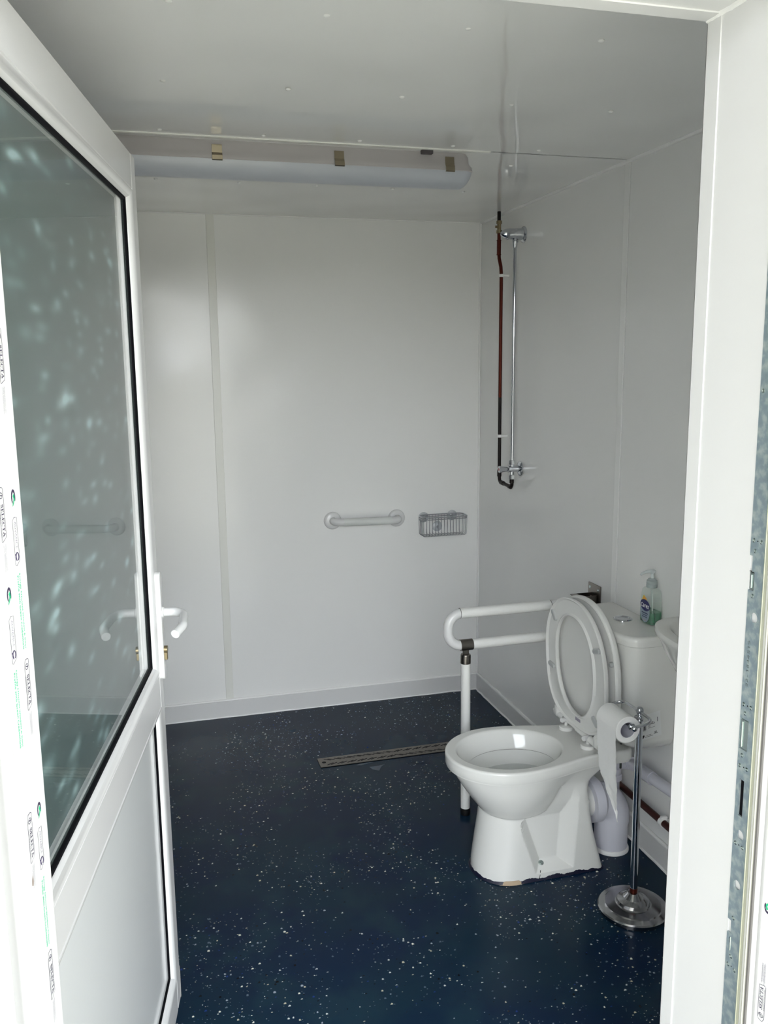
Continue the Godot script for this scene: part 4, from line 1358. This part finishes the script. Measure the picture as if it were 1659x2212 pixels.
# ---------------------------------------------------------------- wire basket
func wire_basket() -> void:
	var w := thing("wire_basket", "small empty chrome wire soap basket hung on the back wall by suction cups", "basket", Vector3(1.32, 0.80, ZB))
	var x0 := 1.213
	var x1 := 1.433
	var z0 := ZB + 0.008
	var z1 := ZB + 0.100
	var yt := 0.893
	var yb := 0.803
	var wire := mat(Color(0.74, 0.75, 0.77), 0.22, 1.0)
	var r := 0.026
	var loop := []
	for p in rrect((x0 + x1) / 2, -(z0 + z1) / 2, (x1 - x0) / 2, (z1 - z0) / 2, r, 6):
		loop.append(Vector3(p.x, yt, -p.y))
	var b := MB.new()
	b.tube(loop, 0.0030, 10, false, true)
	var low := []
	for q in loop:
		low.append(q - Vector3(0, 0.009, 0))
	b.tube(low, 0.0022, 8, false, true)
	put("rim", b.build(), wire, w)
	var n := 14
	for i in n:
		var x := lerpf(x0 + 0.014, x1 - 0.014, float(i) / (n - 1))
		rods("wire", bends([Vector3(x, yt, z1), Vector3(x, yb, z1 - 0.004), Vector3(x, yb, z0 + 0.003), Vector3(x, yt, z0)], 0.010, 4), 0.0011, wire, w, 6)
	for i in 4:
		var z := lerpf(z0 + 0.018, z1 - 0.018, i / 3.0)
		rods("wire", bends([Vector3(x0, yt, z), Vector3(x0 + 0.003, yb - 0.001, z), Vector3(x1 - 0.003, yb - 0.001, z), Vector3(x1, yt, z)], 0.010, 4), 0.0011, wire, w, 6)
	var cup := mat(Color(0.86, 0.88, 0.90, 0.45), 0.15)
	cup.transparency = BaseMaterial3D.TRANSPARENCY_ALPHA
	for e in [Vector2(1.2444, 0.881), Vector2(1.3872, 0.8835), Vector2(1.3124, 0.834)]:
		turned("suction_cup", [Vector2(0.025, 0.0005), Vector2(0.0235, 0.003), Vector2(0.013, 0.006), Vector2(0.007, 0.009), Vector2(0.006, 0.013)], axis_to(Vector3.BACK, Vector3(e.x, e.y, ZB)), cup, w, 28)
		turned("hook", [Vector2(0.0055, 0.008), Vector2(0.0055, 0.013), Vector2(0.003, 0.016)], axis_to(Vector3.BACK, Vector3(e.x, e.y, ZB)), wire, w, 14)
		rods("hook", [Vector3(e.x, e.y - 0.004, ZB + 0.012), Vector3(e.x, e.y - 0.012, ZB + 0.016)], 0.0022, wire, w, 8)

# ---------------------------------------------------------------- linear floor drain
func floor_drain() -> void:
	var d := thing("floor_drain", "long narrow stainless steel shower drain set in the blue floor", "drain", Vector3(0.95, 0, -3.27))
	var x0 := 0.604
	var x1 := 1.304
	var z0 := -3.3125
	var z1 := -3.2300
	# the slotted plate: rows of solid runs between the slots
	var slots := []
	for i in 16:
		var x := x0 + 0.046 + 0.0418 * i
		var fl := 1.0 if i < 7 else -1.0
		for k in [-1.0, 1.0]:
			slots.append([x + k * 0.0075, z0 + 0.0215, 0.46 * fl])
			slots.append([x + 0.004 + k * 0.0075, z1 - 0.0215, -0.46 * fl])
	var b := MB.new()
	var st := 0.0011
	var nz := int((z1 - z0) / st)
	var nx := int((x1 - x0) / st)
	for j in nz:
		var z := z0 + (j + 0.5) * st
		var run := -1
		for i in nx + 1:
			var solid := i < nx
			if solid:
				var x := x0 + (i + 0.5) * st
				if Vector2(x - x0 - 0.020, z - (z0 + z1) / 2).length() < 0.0085:
					solid = false
				elif x > x0 + 0.02:
					var first := clampi(int((x - x0 - 0.046 - 0.035) / 0.0418), 0, 15) * 4
					for q in range(first, mini(first + 12, slots.size())):
						var e: Array = slots[q]
						var u := Vector2(x - e[0], z - e[1]).rotated(-e[2])
						if Vector2(maxf(absf(u.x) - 0.0135, 0.0), u.y).length() < 0.0027:
							solid = false
							break
			if solid and run < 0:
				run = i
			elif not solid and run >= 0:
				b.quad(Vector3(x0 + run * st, 0.0026, z + st / 2), Vector3(x0 + i * st, 0.0026, z + st / 2), Vector3(x0 + i * st, 0.0026, z - st / 2), Vector3(x0 + run * st, 0.0026, z - st / 2))
				run = -1
	put("grate", b.build(), M.steel, d)
	block("channel", Vector3(x0 - 0.002, -0.003, z0 - 0.002), Vector3(x1 + 0.002, 0.0006, z1 + 0.002), 0.0, M.black, d)
	# two dried drips on the vinyl in front of it
	var sm := thing("paint_smear", "two faint grey dried smears on the floor in front of the drain", "stain", Vector3(0.83, 0, -3.15))
	var fb := MB.new()
	fb.prism(PackedVector2Array([Vector2(0.792, 3.185), Vector2(0.80, 3.160), Vector2(0.822, 3.142), Vector2(0.838, 3.172), Vector2(0.862, 3.192), Vector2(0.83, 3.184), Vector2(0.81, 3.184)]), 0.0001, 0.0006)
	put("film", fb.build(), mat(Color(0.27, 0.32, 0.38), 0.4), sm)
	fb = MB.new()
	fb.prism(PackedVector2Array([Vector2(0.745, 3.215), Vector2(0.765, 3.208), Vector2(0.80, 3.218), Vector2(0.82, 3.222), Vector2(0.79, 3.225), Vector2(0.76, 3.222)]), 0.0001, 0.0005)
	put("film", fb.build(), mat(Color(0.27, 0.32, 0.38), 0.4), sm)

# ---------------------------------------------------------------- wastes and low pipes
func pipes() -> void:
	var s := thing("soil_pipe", "wide white plastic soil pipe with elbow behind the toilet foot", "pipe", Vector3(1.42, 0, TZ))
	var cx := 1.420
	rods("pipe", [Vector3(cx, 0.006, TZ), Vector3(cx, 0.115, TZ)], 0.0545, M.waste, s, 40)
	turned("floor_collar", [Vector2(0.060, 0.0), Vector2(0.060, 0.006), Vector2(0.057, 0.012), Vector2(0.054, 0.013)], Transform3D(Basis(), Vector3(cx, 0, TZ)), M.seal, s, 40)
	var el := bends([Vector3(1.352, 0.182, TZ), Vector3(cx, 0.182, TZ), Vector3(cx, 0.100, TZ)], 0.062, 14)
	rods("elbow", el, 0.0575, M.waste, s, 40)
	turned("socket", [Vector2(0.0655, 0.0), Vector2(0.0725, 0.001), Vector2(0.0725, 0.032), Vector2(0.066, 0.038), Vector2(0.058, 0.045)], axis_to(Vector3.RIGHT, Vector3(1.330, 0.182, TZ)), M.waste, s, 44, 25.0)
	# basin waste: rises from the soil pipe and runs to the right along the wall
	var w := thing("waste_pipe", "slim white plastic waste pipe running along the wall below the cistern", "pipe", Vector3(1.48, 0.28, -2.2))
	var wx := 1.4860
	rods("pipe", bends([Vector3(1.464, 0.150, -2.452), Vector3(1.464, 0.262, -2.455), Vector3(wx, 0.286, -2.40), Vector3(wx, 0.312, -2.05), Vector3(wx, 0.318, -1.80), Vector3(wx - 0.08, 0.326, -1.80)], 0.030, 10), 0.0180, M.waste, w, 24)
	turned("elbow_nut", [Vector2(0.0235, 0), Vector2(0.0255, 0.002), Vector2(0.0255, 0.018), Vector2(0.0225, 0.022)], Transform3D(Basis(), Vector3(1.464, 0.205, -2.4535)), M.waste, w, 14, 15.0)
	rods("elbow", bends([Vector3(1.464, 0.218, -2.4545), Vector3(1.464, 0.264, -2.455), Vector3(wx, 0.289, -2.392), Vector3(wx, 0.290, -2.385)], 0.026, 8), 0.0215, M.waste, w, 24)
	rods("coupling", [Vector3(wx, 0.2905, -2.335), Vector3(wx, 0.2955, -2.262)], 0.0215, M.waste, w, 24)
	# copper on clips just above the skirting
	var c := thing("copper_pipe", "brown copper pipe clipped low on the wall above the skirting", "pipe", Vector3(1.495, 0.17, -2.3))
	rods("pipe", [Vector3(1.4980, 0.170, -2.62), Vector3(1.4980, 0.170, -1.70)], 0.0110, mat(Color(0.28, 0.14, 0.12), 0.42, 0.6), c, 18)
	for z in [-2.215, -1.80]:
		var k := MB.new()
		k.lathe([Vector2(0.0145, -0.008), Vector2(0.0145, 0.008)], axis_to(Vector3.BACK, Vector3(1.4980, 0.170, z)), 18)
		k.box(Vector3(1.505, 0.165, z - 0.005), Vector3(XR, 0.175, z + 0.005), 0.001)
		k.box(Vector3(1.490, 0.178, z - 0.006), Vector3(1.512, 0.190, z + 0.006), 0.002)
		put("pipe_clip", k.build(), M.seal, c)

# ---------------------------------------------------------------- basin (only its tip is in view)
func basin() -> void:
	var s := thing("basin", "white ceramic wash basin on the right-hand wall, mostly hidden by the doorway", "basin", Vector3(1.4, 0.8, -1.79))
	var zc := -1.80
	var n := 72
	var ring := func(hw: float, pr: float, y: float, back: float) -> PackedVector3Array:
		var o := PackedVector3Array()
		for j in n:
			var a := TAU * j / n
			var ca := cos(a)
			var sa := sin(a)
			var x := -pr * pow(absf(ca), 0.72) if ca < 0 else back * pow(absf(ca), 0.3)
			var z := hw * signf(sa) * pow(absf(sa), 0.72)
			o.append(Vector3(1.42 + x, y, zc - z))
		return o
	var bk := XR - 1.42 - 0.001
	var rings := [ring.call(0.07, 0.02, 0.64, 0.10), ring.call(0.10, 0.03, 0.66, bk), ring.call(0.17, 0.07, 0.720, bk), ring.call(0.228, 0.102, 0.790, bk), ring.call(0.252, 0.118, 0.825, bk), ring.call(0.266, 0.130, 0.855, bk), ring.call(0.277, 0.138, 0.866, bk), ring.call(0.280, 0.140, 0.876, bk), ring.call(0.278, 0.138, 0.884, bk), ring.call(0.272, 0.132, 0.887, bk - 0.004), ring.call(0.246, 0.108, 0.885, 0.05), ring.call(0.238, 0.100, 0.881, 0.045), ring.call(0.228, 0.092, 0.868, 0.04), ring.call(0.19, 0.07, 0.80, 0.03), ring.call(0.12, 0.05, 0.745, 0.02), ring.call(0.02, 0.02, 0.735, 0.01)]
	var b := MB.new()
	b.loft(rings)
	put("bowl", b.build(40.0), M.china, s)
	var t := MB.new()
	t.tube(bends([Vector3(1.40, 0.66, zc), Vector3(1.40, 0.36, zc)], 0.02), 0.018, 18)
	put("trap", t.build(), M.waste, s)

# ---------------------------------------------------------------- toilet roll and its stand
func roll_stand() -> void:
	var s := thing("roll_stand", "chrome freestanding toilet roll holder with round weighted base", "roll holder", Vector3(1.31, 0, -2.066))
	var c := Vector3(1.310, 0, -2.066)
	turned("base", [Vector2(0.100, 0.0), Vector2(0.102, 0.003), Vector2(0.102, 0.013), Vector2(0.099, 0.017), Vector2(0.084, 0.021), Vector2(0.081, 0.0235), Vector2(0.078, 0.0240), Vector2(0.052, 0.026), Vector2(0.049, 0.028), Vector2(0.046, 0.036), Vector2(0.040, 0.0405), Vector2(0.030, 0.0445), Vector2(0.020, 0.055), Vector2(0.0165, 0.059), Vector2(0.013, 0.060)], Transform3D(Basis(), c), M.worn, s, 64, 22.0)
	turned("collar", [Vector2(0.0115, 0.058), Vector2(0.0115, 0.072), Vector2(0.0105, 0.074)], Transform3D(Basis(), c), M.copper, s, 24)
	rods("pole", [c + Vector3(0, 0.066, 0), c + Vector3(-0.004, 0.600, 0)], 0.0108, M.chrome, s, 28)
	var t := c + Vector3(-0.004, 0, 0)
	turned("finial", [Vector2(0.0108, 0.590), Vector2(0.0130, 0.592), Vector2(0.0130, 0.596), Vector2(0.0110, 0.598), Vector2(0.0140, 0.601), Vector2(0.0140, 0.605), Vector2(0.0075, 0.609), Vector2(0.0065, 0.613), Vector2(0.0095, 0.617), Vector2(0.0112, 0.622), Vector2(0.0100, 0.629), Vector2(0.006, 0.633), Vector2(0.0, 0.634)], Transform3D(Basis(), t), M.chrome, s, 28)
	var y := 0.6205
	rods("arm", bends([Vector3(t.x - 0.062, 0.606, t.z + 0.068), Vector3(t.x + 0.002, y - 0.004, t.z + 0.068), Vector3(t.x, y, t.z), Vector3(t.x - 0.002, y - 0.001, t.z - 0.090), Vector3(t.x - 0.062, 0.606, t.z - 0.090)], 0.024, 10), 0.0045, M.chrome, s, 14)
	rods("spindle", [Vector3(t.x - 0.060, 0.606, t.z + 0.066), Vector3(t.x - 0.060, 0.606, t.z - 0.088)], 0.0052, M.chrome, s, 14)
	var bl := MB.new()
	bl.ball(Vector3(t.x - 0.060, 0.606, t.z + 0.072), 0.0088)
	bl.lathe([Vector2(0.0095, 0), Vector2(0.0105, 0.003), Vector2(0.0095, 0.006)], axis_to(Vector3.BACK, Vector3(t.x - 0.060, 0.606, t.z + 0.056)), 20)
	put("end_ball", bl.build(), M.chrome, s)
	# the roll hangs from the spindle by its core
	var r := thing("toilet_roll", "half-used white toilet roll with a torn end hanging down", "toilet roll", Vector3(1.236, 0.585, -2.07))
	var rc := Vector3(t.x - 0.066, 0.593, 0)
	var z1 := t.z + 0.050
	var z0 := z1 - 0.108
	var ro := 0.0385
	var ri := 0.0225
	var b := MB.new()
	var prof := [Vector2(ri, 0.001), Vector2(ri + 0.001, 0.0), Vector2(ro - 0.002, 0.0), Vector2(ro, 0.002), Vector2(ro, 0.106), Vector2(ro - 0.002, 0.108), Vector2(ri + 0.001, 0.108), Vector2(ri, 0.107), Vector2(ri, 0.001)]
	b.lathe(prof, axis_to(Vector3.BACK, rc + Vector3(0, 0, z0)), 48, false, false)
	put("paper_roll", b.build(), M.paper, r)
	var k := MB.new()
	k.lathe([Vector2(ri, 0.001), Vector2(ri - 0.0008, 0.001), Vector2(ri - 0.0008, 0.107), Vector2(ri, 0.107)], axis_to(Vector3.BACK, rc + Vector3(0, 0, z0)), 40, false, false)
	put("core", k.build(), mat(Color(0.72, 0.72, 0.76), 0.8), r)
	# loose end: leaves the roll on the left and hangs, torn on a slant
	var sh := MB.new()
	var nv := 40
	var nu := 10
	var nz := FastNoiseLite.new()
	nz.seed = 2
	nz.frequency = 14.0
	var g := []
	var len := 0.258
	for i in nv + 1:
		var f := float(i) / nv
		var row := PackedVector3Array()
		for j in nu + 1:
			var h := float(j) / nu
			# the strip narrows from its far edge to a point at the near edge
			var za := z0 + 0.002 + 0.042 * pow(f, 1.5) + 0.084 * smoothstep(0.6, 1.0, f)
			var zb := z1 - 0.004 + 0.026 * f
			za += 0.003 * nz.get_noise_1d(f * 3.0)
			var z := lerpf(za, zb, h)
			var p: Vector3
			if f < 0.18:
				var a := PI * 0.5 * (1.0 - f / 0.18)
				p = rc + Vector3(-(ro + 0.0008) * cos(a), (ro + 0.0008) * sin(a), 0)
			else:
				var dn := (f - 0.18) / 0.82
				p = rc + Vector3(-(ro + 0.0008) + 0.004 * dn + 0.0045 * nz.get_noise_2d(h * 0.12, dn * 0.6) * minf(dn * 3, 1.0), -len * dn, 0)
			row.append(Vector3(p.x, p.y, z))
		g.append(row)
	for i in nv:
		for j in nu:
			sh.quad(g[i][j], g[i + 1][j], g[i + 1][j + 1], g[i][j + 1])
			var o := Vector3(0.0005, 0, 0)
			sh.quad(g[i][j] + o, g[i][j + 1] + o, g[i + 1][j + 1] + o, g[i + 1][j] + o)
	put("loose_sheet", sh.build(60.0), M.paper, r)

# ---------------------------------------------------------------- soap bottle on the cistern
func soap() -> void:
	var s := thing("soap_bottle", "clear pump bottle of green hand soap standing on the cistern lid", "soap bottle", Vector3(1.4985, 0.787, -2.3315))
	var c := Vector3(1.4985, 0.7872, -2.3315)
	var glass := mat(Color(0.72, 0.84, 0.78, 0.16), 0.04)
	glass.transparency = BaseMaterial3D.TRANSPARENCY_ALPHA
	var ring := func(h: float, hx: float, hz: float, r: float) -> PackedVector3Array:
		var o := PackedVector3Array()
		for p in rrect(c.x, -c.z, hx, hz, r, 6):
			o.append(Vector3(p.x, c.y + h * 0.91, -p.y))
		return o
	var b := MB.new()
	b.loft([ring.call(0.0, 0.0175, 0.032, 0.010), ring.call(0.003, 0.0205, 0.0355, 0.011), ring.call(0.04, 0.0205, 0.0360, 0.011), ring.call(0.10, 0.0195, 0.0335, 0.011), ring.call(0.116, 0.0185, 0.031, 0.011), ring.call(0.124, 0.0155, 0.025, 0.0125), ring.call(0.128, 0.0135, 0.0145, 0.0130), ring.call(0.134, 0.0125, 0.0125, 0.0120)])
	put("bottle", b.build(50.0), glass, s)
	var liq := mat(Color(0.16, 0.62, 0.42, 0.25), 0.05)
	liq.refraction_enabled = true
	liq.transparency = BaseMaterial3D.TRANSPARENCY_ALPHA
	liq.refraction_scale = 0.033
	var l := MB.new()
	l.loft([ring.call(0.0015, 0.0165, 0.031, 0.009), ring.call(0.004, 0.0195, 0.0345, 0.010), ring.call(0.043, 0.0194, 0.0348, 0.010)])
	put("liquid_soap", l.build(50.0), liq, s)
	var pl := mat(Color(0.86, 0.90, 0.89, 0.55), 0.25)
	pl.transparency = BaseMaterial3D.TRANSPARENCY_ALPHA
	var clear := mat(Color(0.80, 0.84, 0.84), 0.2)
	turned("cap", [Vector2(0.0165, 0.126), Vector2(0.0170, 0.128), Vector2(0.0170, 0.136), Vector2(0.0160, 0.137), Vector2(0.0168, 0.138), Vector2(0.0168, 0.144), Vector2(0.0160, 0.145), Vector2(0.0162, 0.150), Vector2(0.0125, 0.152), Vector2(0.0125, 0.156), Vector2(0.007, 0.158)], Transform3D(Basis.from_scale(Vector3(1, 0.91, 1)), c), mat(Color(0.66, 0.70, 0.70), 0.25), s, 28)
	var p := MB.new()
	p.lathe([Vector2(0.0050, 0.155), Vector2(0.0042, 0.172), Vector2(0.0065, 0.176), Vector2(0.0100, 0.180), Vector2(0.0105, 0.184), Vector2(0.006, 0.186)], Transform3D(Basis.from_scale(Vector3(1, 0.91, 1)), c), 20)
	p.tube([c + Vector3(0.006, 0.166, 0), c + Vector3(-0.018, 0.165, -0.002), c + Vector3(-0.034, 0.160, -0.004), c + Vector3(-0.038, 0.155, -0.004)], [0.0062, 0.0052, 0.004, 0.0034], 12)
	put("pump", p.build(), mat(Color(0.84, 0.87, 0.87), 0.2), s)
	rods("dip_tube", [c + Vector3(0, 0.118, 0), c + Vector3(0.004, 0.004, 0.006)], 0.0028, pl, s, 10)
	# oval label on the broad face (towards -x)
	var at := c + Vector3(-0.0212, 0.052, 0.001)
	var right := Vector3(0, 0, 1)
	var up := Vector3(0.012, 1, 0).normalized()
	var oval := func(cx: float, cy: float, rx: float, ry: float, tilt := 0.0) -> Array:
		var o := []
		for k in 28:
			var q := Vector2(rx * cos(TAU * k / 28), ry * sin(TAU * k / 28)).rotated(tilt)
			o.append(Vector2(cx + q.x, cy + q.y))
		return o
	var nrm := Vector3(-1, 0, 0)
	var lab := flat_strip("label", oval.call(0, -0.014, 0.0265, 0.034), at, right, up, mat(Color(0.62, 0.68, 0.74), 0.35), s)
	lab.set_meta("label", "silvery oval label with a dark blue badge")
	flat_strip("print", [Vector2(-0.022, 0.012), Vector2(-0.016, 0.030), Vector2(-0.010, 0.038), Vector2(0.004, 0.030), Vector2(0.021, 0.002), Vector2(0, 0.0)], at + nrm * 0.0002, right, up, mat(Color(0.86, 0.78, 0.30), 0.4), lab)
	flat_strip("print", oval.call(-0.004, 0.024, 0.011, 0.009), at + nrm * 0.0003, right, up, mat(Color(0.88, 0.62, 0.22), 0.4), lab)
	flat_strip("badge", oval.call(0.000, 0.0065, 0.0270, 0.0180, -0.12), at + nrm * 0.0005, right, up, mat(Color(0.03, 0.04, 0.36), 0.3), lab)
	letters("Carex", at + nrm * 0.0008 + up * 0.0055, right, up + right * 0.0, 0.0135, 0.044, mat(Color(0.95, 0.96, 0.98), 0.4), lab, "Droid Sans", true)
	for e in [[-0.020, 0.034, 0.0028], [-0.026, 0.026, 0.0022], [-0.032, 0.028, 0.0022]]:
		flat_strip("print", [Vector2(-e[1] / 2, e[0]), Vector2(e[1] / 2, e[0]), Vector2(e[1] / 2, e[0] + e[2]), Vector2(-e[1] / 2, e[0] + e[2])], at + nrm * 0.0003, right, up, mat(Color(0.12, 0.16, 0.34), 0.4), lab)
	flat_strip("print", [Vector2(-0.014, -0.040), Vector2(0, -0.0435), Vector2(0.014, -0.040), Vector2(0, -0.041)], at + nrm * 0.0003, right, up, mat(Color(0.80, 0.66, 0.68), 0.4), lab)
